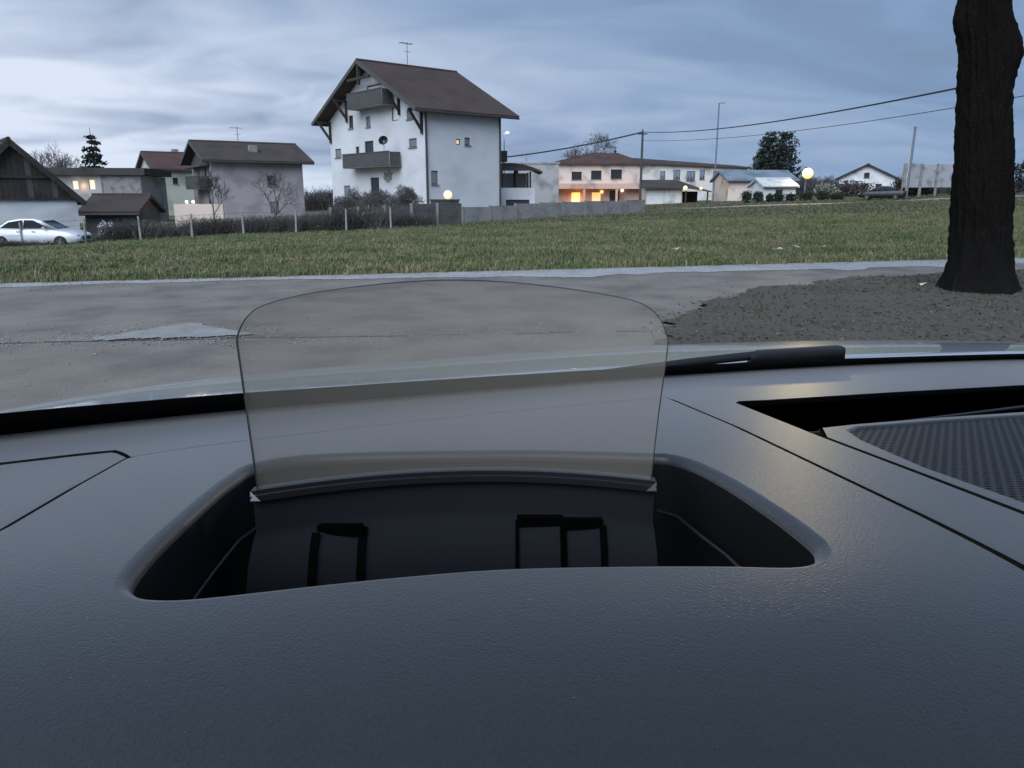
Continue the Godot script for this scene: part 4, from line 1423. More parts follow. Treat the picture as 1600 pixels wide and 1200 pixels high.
	leafy_bush("blossom_bush", "white blossoming bush by the fence near the parked car", Vector3(-21.7, ground(-21.7, 42) , -42), Vector3(0.55, 1.0, 0.5), 71, Color(0.6, 0.58, 0.66), 420, "", 0.09)
	bare_tree("bare_tree", "small bare tree with spreading crown in front of the pink house", Vector3(-15.1, ground(-15.1, 50), -50), 4.6, 0.10, 63, M.pale_twig, 5, 0.9, 3)
	bare_tree("bare_tree", "slim bare sapling at the near corner of the pink house", Vector3(-18.6, ground(-18.6, 49), -49), 4.0, 0.06, 64, M.twig, 4, 0.5, 4)
	# wire fence on concrete posts along the field
	var fence := thing("wire_fence", "wire fence on thin concrete posts along the left of the field", "fence", gp(-27, 33.5))
	var tops := []
	var fx := [-26.2, -23.6, -21.0, -18.6, -16.3, -13.9, -11.4, -8.9, -6.6]
	for i in fx.size():
		var x: float = fx[i]
		var f := 37.0 + (x + 26.0) * 0.30
		var q := gp(x, f) - fence.position
		var pm := MB.new()
		var ln := rng.randf_range(-0.05, 0.05)
		pm.loft([[q + Vector3(-0.05, -0.1, 0.05), q + Vector3(0.05, -0.1, 0.05), q + Vector3(0.05, -0.1, -0.05), q + Vector3(-0.05, -0.1, -0.05)], [q + Vector3(-0.04 + ln, 1.22, 0.04), q + Vector3(0.04 + ln, 1.22, 0.04), q + Vector3(0.04 + ln, 1.22, -0.04), q + Vector3(-0.04 + ln, 1.22, -0.04)]], false)
		part(fence, "post", pm, M.concrete)
		tops.append(q)
	var wm := MB.new()
	for h in [0.3, 0.6, 0.9, 1.15]:
		for i in tops.size() - 1:
			wm.tube([tops[i] + Vector3(0, h, 0), tops[i].lerp(tops[i + 1], 0.5) + Vector3(0, h - 0.03, 0), tops[i + 1] + Vector3(0, h, 0)], [0.006, 0.006, 0.006], 4, false)
	part(fence, "wire", wm, M.wire)
	# leafless scrub that has grown through the fence
	var tw := MB.new()
	var r2 := RandomNumberGenerator.new()
	r2.seed = 77
	for k in 16:
		var d := Vector3(r2.randf_range(-0.7, 0.7), 1, r2.randf_range(-0.7, 0.7)).normalized()
		var base := Vector3(r2.randf_range(-0.2, 0.2), 0, r2.randf_range(-0.2, 0.2))
		var m1 := base + d * 0.4 + Vector3(r2.randf_range(-0.1, 0.1), 0, r2.randf_range(-0.1, 0.1))
		var m2 := m1 + (d + Vector3(r2.randf_range(-0.6, 0.6), 0.1, r2.randf_range(-0.6, 0.6))) * 0.4
		tw.tube([base, m1, m2], [0.012, 0.008, 0.003], 3, false)
		tw.tube([m1, m1 + Vector3(r2.randf_range(-0.4, 0.4), 0.25, r2.randf_range(-0.4, 0.4))], [0.006, 0.002], 3, false)
	for k in 8:
		leaf_quad(tw, Vector3(r2.randf_range(-0.4, 0.4), r2.randf_range(0.05, 0.75), r2.randf_range(-0.4, 0.4)), 0.05, r2, Color(1, 1, 1))
	tw.col = PackedColorArray()
	var tr := []; var cl := []
	for i in 1300:
		var x := r2.randf_range(-28.0, -4.5)
		var f := 37.9 + (x + 26.0) * 0.30 + absf(r2.randfn(0.0, 1.2))
		if x < -21.2 and f > 37.2: f = 37.0 + (x + 26.0) * 0.3 - 0.3 + r2.randf() * 0.3
		var s := r2.randf_range(0.35, 1.15) * (0.5 if x < -20.5 else 1.15 + 0.9 * gnoise.get_noise_1d(x * 4.0 + 50.0))
		tr.append(Transform3D(Basis(Vector3.UP, r2.randf() * TAU).scaled(Vector3.ONE * s), gp(x, f, -0.02)))
		var v := r2.randf_range(0.6, 1.3) * (1.2 + 1.1 * gnoise.get_noise_1d(x * 6.0))
		cl.append(Color(0.095 * v, 0.086 * v, 0.078 * v))
	meta(copies(self, "scrub", tw.mesh(), M.leaf, tr, cl), "dark leafless scrub growing through the wire fence", "scrub")

func balcony(root: Node3D, s0: float, s1: float, h0: float, rail: float, deep: float, m: Material, slanted := 0.0) -> void:
	# on the gable at x = 0; s along the gable, h0 the height of its floor
	var b := MB.new()
	b.box(Vector3(-deep, h0 - 0.14, -s1), Vector3(-0.01, h0, -s0))
	var slab := part(root, "balcony", b, M.concrete)
	var n := int((s1 - s0) / 0.16)
	var boards := MB.new()
	for i in n:
		var a := s0 + (s1 - s0) * i / n + 0.008
		var c := s0 + (s1 - s0) * (i + 1) / n - 0.008
		boards.box(Vector3(-deep - 0.04, h0 - 0.08, -c), Vector3(-deep, h0 + rail, -a))
	for e in [s0, s1]:
		for i in int(deep / 0.16):
			var d0 := -deep + 0.03 + i * 0.16
			boards.box(Vector3(d0, h0 - 0.08, -e - 0.02), Vector3(d0 + 0.145, h0 + rail, -e + 0.02))
	part(slab, "railing", boards, m)
	var hr := MB.new()
	hr.bar(Vector3(-deep - 0.02, h0 + rail + 0.03, -s0 + 0.04), Vector3(-deep - 0.02, h0 + rail + 0.03, -s1 - 0.04), 0.10, 0.06)
	part(slab, "handrail", hr, m)

# ---------------------------------------------------------------- the large white house
func white_house() -> void:
	var W := 14.42
	var L := 7.02
	var B := -0.75
	var h := thing("house", "large white three storey house with brown gable roof and timber balconies", "house", Vector3(-6.273, B, -58.05), 0.703)
	var R := func(s0: float, s1: float, a: float, b: float) -> Rect2: return Rect2(s0, a - B, s1 - s0, b - a)
	var gable := [
		[R.call(10.30, 11.05, 6.62, 7.62), "glass"], [R.call(7.55, 8.25, 6.55, 7.35), "shutter"], [R.call(3.45, 4.40, 6.75, 7.75), "curtain"], [R.call(1.50, 2.30, 6.72, 7.42), "shutter"],
		[R.call(12.55, 13.60, 4.42, 5.12), "shutter"], [R.call(7.25, 8.62, 3.55, 5.50), "door"], [R.call(9.50, 10.10, 4.35, 5.16), "glass"], [R.call(1.07, 2.12, 4.74, 5.36), "shutter"],
		[R.call(6.60, 7.92, 0.55, 2.68), "door"], [R.call(5.6, 7.9, 8.15, 9.6), "curtain"], [R.call(11.3, 12.4, 1.1, 2.1), "shutter"]]
	var front := [[R.call(2.80, 3.16, 4.95, 5.37), "lit"], [R.call(3.57, 4.08, 4.96, 5.50), "shutter"], [R.call(0.47, 1.07, 2.07, 3.05), "shutter"]]
	gable_house(h, W, L, 7.416 - B, 11.101 - B, 1.225, 0.766, M.white_plaster, M.brown_roof, gable, front, M.frame_brown, M.grey_wood)
	balcony(h, 3.15, 10.3, 3.55 - B, 0.92, 1.1, M.grey_wood)
	balcony(h, 3.9, 9.1, 7.98 - B, 1.0, 1.1, M.grey_wood)
	# struts under the verge and the open truss at the top
	for e in [[0.25, 0], [3.2, 1], [11.2, 1], [14.15, 0]]:
		var s: float = e[0]
		var top: float = 7.416 - B + (3.685) * (1.0 - absf(s - W / 2) / (W / 2)) - 0.25
		var b := MB.new()
		b.bar(Vector3(-0.05, top - 1.5, -s), Vector3(-1.15, top - 0.05, -s), 0.16, 0.16)
		b.bar(Vector3(-0.10, top - 1.7, -s), Vector3(-0.10, top, -s), 0.16, 0.16)
		b.bar(Vector3(0.0, top - 0.05, -s), Vector3(-1.2, top - 0.05, -s), 0.16, 0.16)
		part(h, "strut", b, M.dark_wood)
	var kp := MB.new()
	kp.bar(Vector3(-1.1, 10.95 - B, -W / 2), Vector3(-1.1, 9.55 - B, -W / 2), 0.2, 0.2)
	kp.bar(Vector3(-1.1, 10.0 - B, -W / 2 + 1.7), Vector3(-1.1, 10.0 - B, -W / 2 - 1.7), 0.14, 0.18)
	part(h, "king_post", kp, M.dark_wood)
	for e in [Vector3(0.06, 0, 0.09), Vector3(L - 0.08, 0, 0.09)]:
		var dp := MB.new()
		dp.tube([e + Vector3(0, 0.5, 0), e + Vector3(0, 7.35 - B, 0), e + Vector3(0, 7.55 - B - 0.35, 0.55), ], [0.075, 0.075, 0.075], 8)
		part(h, "downpipe", dp, M.dark_metal)
	var dish := MB.new()
	var dc := Vector3(-1.25, 5.2 - B, -3.6)
	dish.tube([dc + Vector3(0, -0.75, 0), dc], [0.03, 0.03], 6)
	dish.tube([dc, dc + Vector3(-0.05, 0.03, 0.05), dc + Vector3(-0.12, 0.07, 0.12)], [0.05, 0.28, 0.36], 14, false)
	part(h, "satellite_dish", dish, M.metal)
	antenna(h, Vector3(3.4, 11.1 - B, -W / 2), 2.0)
	var plinth := MB.new()
	plinth.box(Vector3(-0.03, 0, 0.0), Vector3(L + 0.02, 0.5, 0.03)); plinth.box(Vector3(-0.03, 0, -W), Vector3(0, 0.5, 0))
	part(h, "plinth", plinth, M.concrete)
	# stained bare render where the plaster has come off beside the ground floor door
	var rp := MB.new()
	var pk := PackedVector2Array()
	var rng := RandomNumberGenerator.new()
	rng.seed = 8
	for k in 22:
		var a := TAU * k / 22.0
		pk.append(Vector2(5.2 + cos(a) * 0.85 * rng.randf_range(0.6, 1.15), 2.7 - B + sin(a) * 0.5 * rng.randf_range(0.5, 1.2)))
	wall(rp, Vector3(-0.012, 0, 0), Vector3(0, 0, -1), Vector3(-1, 0, 0), pk, [])
	part(h, "bare_render", rp, M.concrete)
	# annex with the roofed terrace to the right
	var an := thing("terrace_annex", "low white annex with roofed terrace beside the large white house", "annex", Vector3(-0.95, -0.6, -65.5), 0.05)
	var m := MB.new()
	wall(m, Vector3.ZERO, Vector3(1, 0, 0), Vector3(0, 0, 1), PackedVector2Array([Vector2(0, 0), Vector2(2.85, 0), Vector2(2.85, 2.5), Vector2(0, 2.5)]), [Rect2(0.45, 0.2, 1.95, 1.35)])
	wall(m, Vector3(2.85, 0, 0), Vector3(0, 0, -1), Vector3(1, 0, 0), PackedVector2Array([Vector2(0, 0), Vector2(4, 0), Vector2(4, 2.5), Vector2(0, 2.5)]), [])
	m.box(Vector3(0, 2.42, -4), Vector3(2.85, 2.5, -0.02))
	part(an, "wall", m, M.white_plaster)
	var gd := MB.new()
	gd.box(Vector3(0.45, 0.2, -0.2), Vector3(2.4, 1.55, -0.14))
	part(an, "garage_door", gd, M.door)
	var cp := []
	for j in 2:
		var row := []
		for i in 13:
			var t := i / 12.0
			row.append(Vector3(-0.05 + 3.5 * t, 4.42 - 0.62 * t * t + 0.12 * sin(t * PI), 0.35 - 3.6 * j))
		cp.append(row)
	var top := MB.new()
	top.loft(cp, true, false, false)
	var under := MB.new()
	for row in cp:
		for i in 13: row[i] = row[i] - Vector3(0, 0.16, 0)
	top.loft(cp, true, false, false)
	for i in 12:
		top.quad(cp[0][i], cp[0][i + 1], cp[0][i + 1] + Vector3(0, 0.16, 0), cp[0][i] + Vector3(0, 0.16, 0))
		var lo0 := Vector3(cp[0][i].x, minf(cp[0][i].y, 3.85), cp[0][i].z - 0.05)
		var lo1 := Vector3(cp[0][i + 1].x, minf(cp[0][i + 1].y, 3.85), cp[0][i].z - 0.05)
		top.quad(lo0, lo1, cp[0][i + 1] - Vector3(0, 0, 0.05), cp[0][i] - Vector3(0, 0, 0.05))
	part(an, "canopy", top, M.slate_roof)
	for x in [0.06, 1.25, 2.4]:
		for z in [-0.1, -3.0]:
			var po := MB.new()
			po.box(Vector3(x, 2.5, z - 0.12), Vector3(x + (0.22 if x > 1 and x < 2 else 0.14), 4.3 - 0.07 * x * x - 0.1 * (1 if x > 2 else 0), z))
			part(an, "post", po, M.dark_wood)
	var gp_ := MB.new()
	gp_.box(Vector3(0.2, 2.5, -3.4), Vector3(2.4, 3.75, -3.3))
	part(an, "terrace_wall", gp_, M.grey_plaster)
	var ac := MB.new()
	ac.box(Vector3(0.05, 4.62, -2.0), Vector3(0.62, 5.5, -1.2))
	ac.box(Vector3(0.2, 4.2, -1.7), Vector3(0.3, 4.62, -1.5))
	part(an, "chimney_box", ac, M.dark_metal)
	# lamp on the garden side of the house
	var gl := thing("garden_lamp", "bright yellow garden lamp in front of the large white house", "lamp", gp(-4.05, 50.0))
	var po2 := MB.new()
	var ly := 1.32 - gl.position.y
	po2.tube([Vector3(0, -0.1, 0), Vector3(0, ly - 0.2, 0)], [0.05, 0.04], 8)
	part(gl, "post", po2, M.dark_metal)
	var bu := MB.new()
	bu.sphere(Vector3(0, ly, 0), Vector3(0.27, 0.27, 0.27), 14)
	part(gl, "lamp_globe", bu, M.warm_lamp)
	light(gl, Vector3(0, ly, 0), Color(1, 0.8, 0.42), 0.8, 0.2)
	var box_ := thing("planter_box", "dark low planter box under the yellow garden lamp", "planter", gp(-5.1, 49.6))
	var bm := MB.new()
	bm.box(Vector3(0, 0, -0.4), Vector3(1.75, 1.42, 0)); bm.box(Vector3(-0.06, 1.42, -0.46), Vector3(1.81, 1.5, 0.06))
	part(box_, "body", bm, M.dark_concrete)
	# shrubs in front of the gable
	bare_tree("bare_shrub", "spreading bare shrub below the lower balcony", gp(-8.6, 50), 3.1, 0.05, 81, M.pale_twig, 5, 1.25, 5)
	bare_tree("bare_shrub", "bare shrub left of the spreading one, before the white gable", gp(-10.6, 51.5), 2.9, 0.05, 82, M.pale_twig, 5, 1.2, 5)
	bare_tree("bare_shrub", "low bare shrub near the corner downpipe of the white house", gp(-6.7, 49.5), 2.6, 0.045, 83, M.pale_twig, 5, 1.1, 5)
	# boundary: dark concrete slabs, then a lighter low wall
	var p0 := Vector2(-10.0, 43.4)
	var p1 := Vector2(-2.9, 46.0)
	var p2 := Vector2(9.6, 57.0)
	var dk := thing("slab_fence", "dark mossy concrete slab fence below the white house", "fence", gp(p0.x, p0.y))
	slabs(dk, p0, p1, 5, 1.28, M.dark_concrete, 91)
	var lw := thing("boundary_wall", "light grey low concrete wall between white house and pink villa", "wall", gp(p1.x, p1.y))
	slabs(lw, p1, p2, 8, 1.0, M.concrete, 92)

func slabs(root: Node3D, a: Vector2, b: Vector2, n: int, h: float, m: Material, sd: int) -> void:
	var rng := RandomNumberGenerator.new()
	rng.seed = sd
	for i in n:
		var p := a.lerp(b, float(i) / n)
		var q := a.lerp(b, float(i + 1) / n)
		var d := (q - p).normalized()
		var hh := h + rng.randf_range(-0.05, 0.05)
		var s := MB.new()
		var c := gp((p.x + q.x) / 2, (p.y + q.y) / 2) - root.position
		s.box(Vector3(-(q - p).length() / 2 + 0.05, -0.15, -0.04), Vector3((q - p).length() / 2 - 0.05, hh, 0.04), Transform3D(Basis(Vector3.UP, atan2(d.y, d.x)), c))
		part(root, "slab", s, m)
		var po := MB.new()
		var e := gp(p.x, p.y) - root.position
		po.box(Vector3(-0.07, -0.15, -0.07), Vector3(0.07, hh + 0.06, 0.07), Transform3D(Basis(Vector3.UP, atan2(d.y, d.x)), e))
		part(root, "post", po, M.concrete)

# ---------------------------------------------------------------- right: villa, sheds, poles, tree
func right_side() -> void:
	var gb := thing("flat_building", "plain grey flat topped building behind the white annex", "building", Vector3(-1.2, -0.4, -92), 0.0)
	var m := MB.new()
	m.box(Vector3(0, 0, -8), Vector3(6.6, 5.25, 0)); m.box(Vector3(-0.1, 5.25, -8.1), Vector3(6.7, 5.45, 0.1))
	part(gb, "wall", m, M.grey_plaster)
	antenna(gb, Vector3(2.9, 5.4, -4), 1.2)
	# villa
	var v := thing("villa", "pink two storey villa with red hip roof and glowing ground floor windows", "house", Vector3(5.75, -0.35, -110), 0.06)
	var b := -0.35
	var R := func(x0: float, x1: float, a: float, c: float) -> Rect2: return Rect2(x0 - 5.75, a - b, x1 - x0, c - a)
	var up := [[R.call(8.25, 9.65, 3.40, 4.50), "glass"], [R.call(10.95, 12.40, 3.48, 4.66), "glass"], [R.call(13.70, 15.25, 3.56, 4.82), "glass"]]
	var low := [[R.call(8.20, 9.60, 0.15, 1.80), "lit"], [R.call(11.05, 12.45, 0.15, 1.80), "lit"], [R.call(13.6, 15.0, 0.6, 1.95), "glass"]]
	var L := 12.2
	var he := 5.95
	var mb := MB.new()
	var holes := []
	for e in up + low: holes.append(e[0])
	wall(mb, Vector3.ZERO, Vector3(1, 0, 0), Vector3(0, 0, 1), PackedVector2Array([Vector2(0, 2.95), Vector2(L, 2.95), Vector2(L, he), Vector2(0, he)]), holes)
	wall(mb, Vector3(0, 0, 0), Vector3(0, 0, -1), Vector3(-1, 0, 0), PackedVector2Array([Vector2(0, 0), Vector2(9, 0), Vector2(9, he), Vector2(0, he)]), [])
	wall(mb, Vector3(L, 0, 0), Vector3(0, 0, -1), Vector3(1, 0, 0), PackedVector2Array([Vector2(0, 0), Vector2(9, 0), Vector2(9, he), Vector2(0, he)]), [])
	wall(mb, Vector3(0, 0, -9), Vector3(1, 0, 0), Vector3(0, 0, -1), PackedVector2Array([Vector2(0, 0), Vector2(L, 0), Vector2(L, he), Vector2(0, he)]), [])
	part(v, "upper_wall", mb, M.cream_plaster)
	var mr := MB.new()
	wall(mr, Vector3.ZERO, Vector3(1, 0, 0), Vector3(0, 0, 1), PackedVector2Array([Vector2(0, 0), Vector2(L, 0), Vector2(L, 2.95), Vector2(0, 2.95)]), holes)
	part(v, "lower_wall", mr, M.rose_plaster)
	for e in up + low: filling(v, Vector3.ZERO, Vector3(1, 0, 0), Vector3(0, 0, 1), e[0], e[1], M.frame_brown)
	var led := MB.new()
	led.box(Vector3(-0.9, 2.55, 0.03), Vector3(L + 0.2, 3.25, 1.7))
	part(v, "porch_parapet", led, M.rose_plaster)
	for x in [-0.8, 3.9, 8.4, L - 0.1]:
		var po := MB.new()
		po.box(Vector3(x, 0, 1.35), Vector3(x + 0.3, 2.55, 1.65))
		part(v, "porch_pillar", po, M.rose_plaster)
	hip(v, -0.5, L + 0.5, -9.5, 0.5, he, he + 1.55, 4.5, M.red_roof)
	for e in [[6.7, 2.15, M.warm_lamp, 3.0], [9.55, 2.35, M.cream_lamp, 1.2]]:
		var s := MB.new()
		s.sphere(Vector3(e[0], e[1], 0.35), Vector3(0.24, 0.24, 0.24), 12)
		part(v, "porch_lamp", s, e[2])
		light(v, Vector3(e[0], e[1], 0.35), Color(1, 0.72, 0.3), e[3] * 1.3, 0.2)
	light(v, Vector3(3.2, 1.2, 0.4), Color(1, 0.65, 0.25), 0.7, 0.3)
	var ft := MB.new()
	ft.tube([Vector3(9.3, 7.3, -4.5), Vector3(9.3, 8.4, -4.5)], [0.12, 0.05], 6)
	ft.sphere(Vector3(9.3, 7.8, -4.5), Vector3(0.25, 0.2, 0.2), 8)
	part(v, "roof_finial", ft, M.dark_metal)
	# long wing right of the villa
	var wg := thing("villa_wing", "long pale stained wing with low brown roof right of the villa", "house", Vector3(18.05, -0.3, -111), 0.03)
	var wh := []
	for k in 6: wh.append([Rect2(2.6 + k * 1.85, 3.6 + (0.2 if k % 2 else 0.0), 0.7 + 0.25 * (k % 3), 1.3), "glass"])
	var ww := MB.new()
	var wholes := []
	for e in wh: wholes.append(e[0])
	wall(ww, Vector3.ZERO, Vector3(1, 0, 0), Vector3(0, 0, 1), PackedVector2Array([Vector2(0, 0), Vector2(14.8, 0), Vector2(14.8, 5.4), Vector2(0, 5.9)]), wholes)
	wall(ww, Vector3(14.8, 0, 0), Vector3(0, 0, -1), Vector3(1, 0, 0), PackedVector2Array([Vector2(0, 0), Vector2(8, 0), Vector2(8, 5.4), Vector2(0, 5.4)]), [])
	part(wg, "wall", ww, M.pale_plaster)
	for e in wh: filling(wg, Vector3.ZERO, Vector3(1, 0, 0), Vector3(0, 0, 1), e[0], e[1], M.frame_brown)
	var wr := MB.new()
	wr.quad(Vector3(-0.1, 5.95, 0.5), Vector3(15.3, 5.4, 0.5), Vector3(15.3, 5.95, -7), Vector3(-0.1, 7.0, -7))
	wr.quad(Vector3(-0.1, 5.8, 0.5), Vector3(15.3, 5.25, 0.5), Vector3(15.3, 5.4, 0.5), Vector3(-0.1, 5.95, 0.5))
	wr.quad(Vector3(15.3, 5.25, 0.5), Vector3(15.3, 5.25, -7), Vector3(15.3, 5.95, -7), Vector3(15.3, 5.4, 0.5))
	part(wg, "roof", wr, M.brown_roof)
	# garage block with sloping canopy and two lamps
	var c := thing("carport", "low pale carport with dark sloping roof and two yellow lamps", "carport", Vector3(15.5, -0.1, -95), 0.0)
	var cw := MB.new()
	cw.box(Vector3(0.6, 0, -4), Vector3(4.9, 2.3, 0))
	part(c, "wall", cw, M.cream_plaster)
	for x in [0.75, 2.85]:
		var d := MB.new()
		for k in 6: d.box(Vector3(x, 0.1 + k * 0.32, 0.005), Vector3(x + 1.9, 0.40 + k * 0.32, 0.04))
		part(c, "garage_door", d, M.shed_white)
	var cr := MB.new()
	cr.quad(Vector3(-0.2, 2.35, 0.9), Vector3(5.4, 2.35, 0.9), Vector3(5.0, 3.3, -4), Vector3(0.3, 3.3, -4))
	cr.quad(Vector3(-0.2, 2.2, 0.9), Vector3(5.4, 2.2, 0.9), Vector3(5.4, 2.35, 0.9), Vector3(-0.2, 2.35, 0.9))
	cr.quad(Vector3(5.4, 2.35, 0.9), Vector3(8.2, 1.9, 0.9), Vector3(8.0, 2.3, -4), Vector3(5.0, 3.3, -4))
	cr.quad(Vector3(5.4, 2.2, 0.9), Vector3(8.2, 1.75, 0.9), Vector3(8.2, 1.9, 0.9), Vector3(5.4, 2.35, 0.9))
	part(c, "roof", cr, M.dark_roof)
	var cb := MB.new()
	cb.box(Vector3(4.95, 0, -3.9), Vector3(7.6, 1.9, -3.7))
	part(c, "back_wall", cb, M.dark_wood)
	for x in [5.1, 7.7]:
		var po := MB.new()
		po.box(Vector3(x, 0, 0.6), Vector3(x + 0.16, 1.95, 0.76))
		part(c, "post", po, M.dark_wood)
	for x in [5.0, 6.85]:
		var s := MB.new()
		s.sphere(Vector3(x, 2.28 if x < 6 else 2.22, 1.1), Vector3(0.25, 0.25, 0.25) if x < 6 else Vector3(0.18, 0.18, 0.18), 12)
		part(c, "lamp_globe", s, M.warm_lamp)
		light(c, Vector3(x, 2.28 if x < 6 else 2.22, 1.1), Color(1, 0.75, 0.3), 0.7, 0.2)
	# sheds
	var bs := thing("blue_roof_shed", "long shed with pale blue roof in front of the conifers", "shed", Vector3(25.6, 0.1, -94), 0.02)
	gable_house(bs, 7.0, 8.0, 2.9, 3.9, 0.3, 0.4, M.cream_plaster, M.blue_roof)
	var sh := thing("white_shed", "small white shed with pale roof beside the street lamp", "shed", Vector3(27.3, 0.45, -86), 0.10)
	gable_house(sh, 4.0, 3.6, 1.75, 2.45, 0.25, 0.3, M.shed_white, M.pale_roof, [], [[Rect2(1.3, 0.0, 0.9, 1.5), "door"]])
	for e in [[35.7, 114.0, 8.6, 2.0, 101, "leftmost and smallest dark conifer above the blue roofed shed"], [37.1, 116.0, 10.2, 2.1, 102, "dark conifer second from the left above the blue roofed shed"], [38.5, 114.5, 10.0, 1.9, 103, "dark conifer second from the right above the blue roofed shed"], [39.9, 117.0, 10.3, 2.0, 104, "rightmost dark conifer above the blue roofed shed, nearest the street lamp"]]:
		conifer("conifer", e[5], Vector3(e[0], 0.3, -e[1]), e[2], e[3] * 1.3, e[4], 15, 0.05, e[4] % 2 == 0, "dark conifers behind the sheds", -0.1)
	# street lamp
	var sl := thing("street_lamp", "glaring yellow street lamp on a thin pole right of the white shed", "street lamp", gp(33.2, 90))
	var sy := 3.72 - sl.position.y
	var pm := MB.new()
	pm.tube([Vector3(0, -0.1, 0), Vector3(0, sy + 0.35, 0), Vector3(0, sy + 0.55, 0.15), Vector3(0, sy + 0.55, 0.35)], [0.08, 0.06, 0.05, 0.05], 8)
	part(sl, "pole", pm, M.pole_steel)
	var bulb := MB.new()
	bulb.sphere(Vector3(0, sy, 0.45), Vector3(0.6, 0.6, 0.6), 16)
	part(sl, "lamp_globe", bulb, M.street_glow)
	var sp := SpotLight3D.new()
	sp.name = "street_light"
	sp.light_color = Color(1.0, 0.88, 0.60)
	sp.light_energy = 105.0
	sp.light_size = 0.9
	sp.spot_range = 200.0
	sp.spot_angle = 60.0
	sp.spot_attenuation = 2.0
	sp.shadow_enabled = true
	sl.add_child(sp)
	sp.position = Vector3(-0.25, sy, 1.1)
	sp.rotation = Vector3(-0.03, 2.79, 0)
	# clipped bushes along the far road
	var row := [[22.4, 1.35, 0.62, "leftmost clipped dark bush beside the far road, taller"], [23.45, 1.25, 0.60, "second clipped dark bush from the left beside the far road"], [24.6, 0.95, 0.45, "third clipped dark bush from the left, small and narrow"], [25.45, 1.05, 0.62, "fourth clipped dark bush, in front of the white shed"], [26.6, 0.9, 0.6, "fifth clipped dark bush, in front of the white shed's right end"], [28.0, 0.95, 0.85, "wide dark bush under the street lamp"], [29.6, 1.0, 0.8, "dark bush just right of the street lamp"], [31.0, 0.8, 0.8, "last dark bush to the right along the far road"]]
	for i in row.size():
		leafy_bush("clipped_bush", row[i][3], gp(row[i][0], 75.5), Vector3(row[i][2], row[i][1], row[i][2]), 120 + i, Color(0.018, 0.027, 0.016), 700, "clipped bushes by the far road", 0.09)
	leafy_bush("flowering_bush", "pale flowering bush right of the glaring street lamp", Vector3(36.4, 0.3, -92), Vector3(1.6, 2.6, 1.2), 131, Color(0.22, 0.23, 0.20), 900, "", 0.14)
	leafy_bush("brown_hedge", "broad brown leafless hedge between street lamp and gabled house", Vector3(42.6, 0.3, -100), Vector3(3.4, 2.9, 1.6), 132, Color(0.07, 0.058, 0.06), 2600, "", 0.16, "hedge")
	for e in [[38.9, 106.0, 5.0, 133, "hazy bare tree just right of the street lamp"], [44.0, 112.0, 4.0, 134, "second hazy bare tree right of the street lamp"]]:
		bare_tree("bare_tree", e[4], Vector3(e[0], 0.3, -e[1]), e[2], 0.12, e[3], M.pale_twig, 5, 1.0, 4)
	bare_tree("bare_tree", "bare round tree rising behind the villa roof", Vector3(12.9, 0, -135), 11.5, 0.22, 135, M.pale_twig, 5, 0.8, 4)
	# gabled house far right
	var rh := thing("house", "distant white gabled house with dark roof left of the grey panels", "house", Vector3(66.4, 0.9, -138), 1.1)
	gable_house(rh, 9.0, 9.0, 3.4, 5.6, 0.6, 0.6, M.shed_white, M.dark_roof, [[Rect2(4.1, 3.4, 0.9, 0.9), "glass"], [Rect2(5.8, 1.5, 0.8, 0.9), "glass"], [Rect2(2.0, 1.3, 1.0, 1.1), "glass"]], [], M.frame_brown, M.dark_wood)
	# grey hoarding panels on posts
	var ho := thing("hoarding", "row of three tall grey hoarding panels on pale posts near the big tree", "hoarding", gp(36.9, 75))
	var px := [[0.0, 1.45, 3.25], [1.75, 2.95, 3.1], [3.2, 4.75, 3.15]]
	for e in px:
		var pa := MB.new()
		pa.box(Vector3(e[0], 1.05, -0.06), Vector3(e[1], e[2], 0.0))
		part(ho, "panel", pa, M.panel_grey)
	for x in [-0.12, 1.5, 1.62, 3.0, 3.08, 4.8]:
		var po := MB.new()
		po.box(Vector3(x, -0.1, -0.08), Vector3(x + 0.1, 3.2, 0.04))
		part(ho, "post", po, M.concrete)
	leafy_bush("dark_hedge", "dark undergrowth behind the hoarding panels", gp(39.2, 77.5), Vector3(2.6, 1.9, 0.8), 141, Color(0.018, 0.02, 0.016), 1500, "", 0.13, "hedge")
	leafy_bush("evergreen_hedge", "tall dark hedge right of the big tree trunk", gp(41.5, 62), Vector3(3.2, 3.1, 1.4), 142, Color(0.014, 0.018, 0.014), 3200, "", 0.13, "hedge")
	var dc := thing("parked_car", "small dark car parked on the far road left of the hoarding", "car", gp(33.4, 71.5, 0.03), 2.6)
	saloon(dc, M.dark_paint)
	dc.scale = Vector3.ONE * 0.86
	# poles and cables
	var poles := [["utility_pole", "wooden utility pole in front of the villa carrying the cable", 12.95, 80.0, 7.47, 0.14, M.pole_wood, 0.0], ["antenna_mast", "tall thin mast behind the villa wing", 25.45, 100.0, 12.3, 0.11, M.pole_steel, 0.0], ["light_pole", "leaning bluish pole beside the hoarding", 36.55, 73.5, 7.25, 0.14, M.pole_steel, 0.12]]
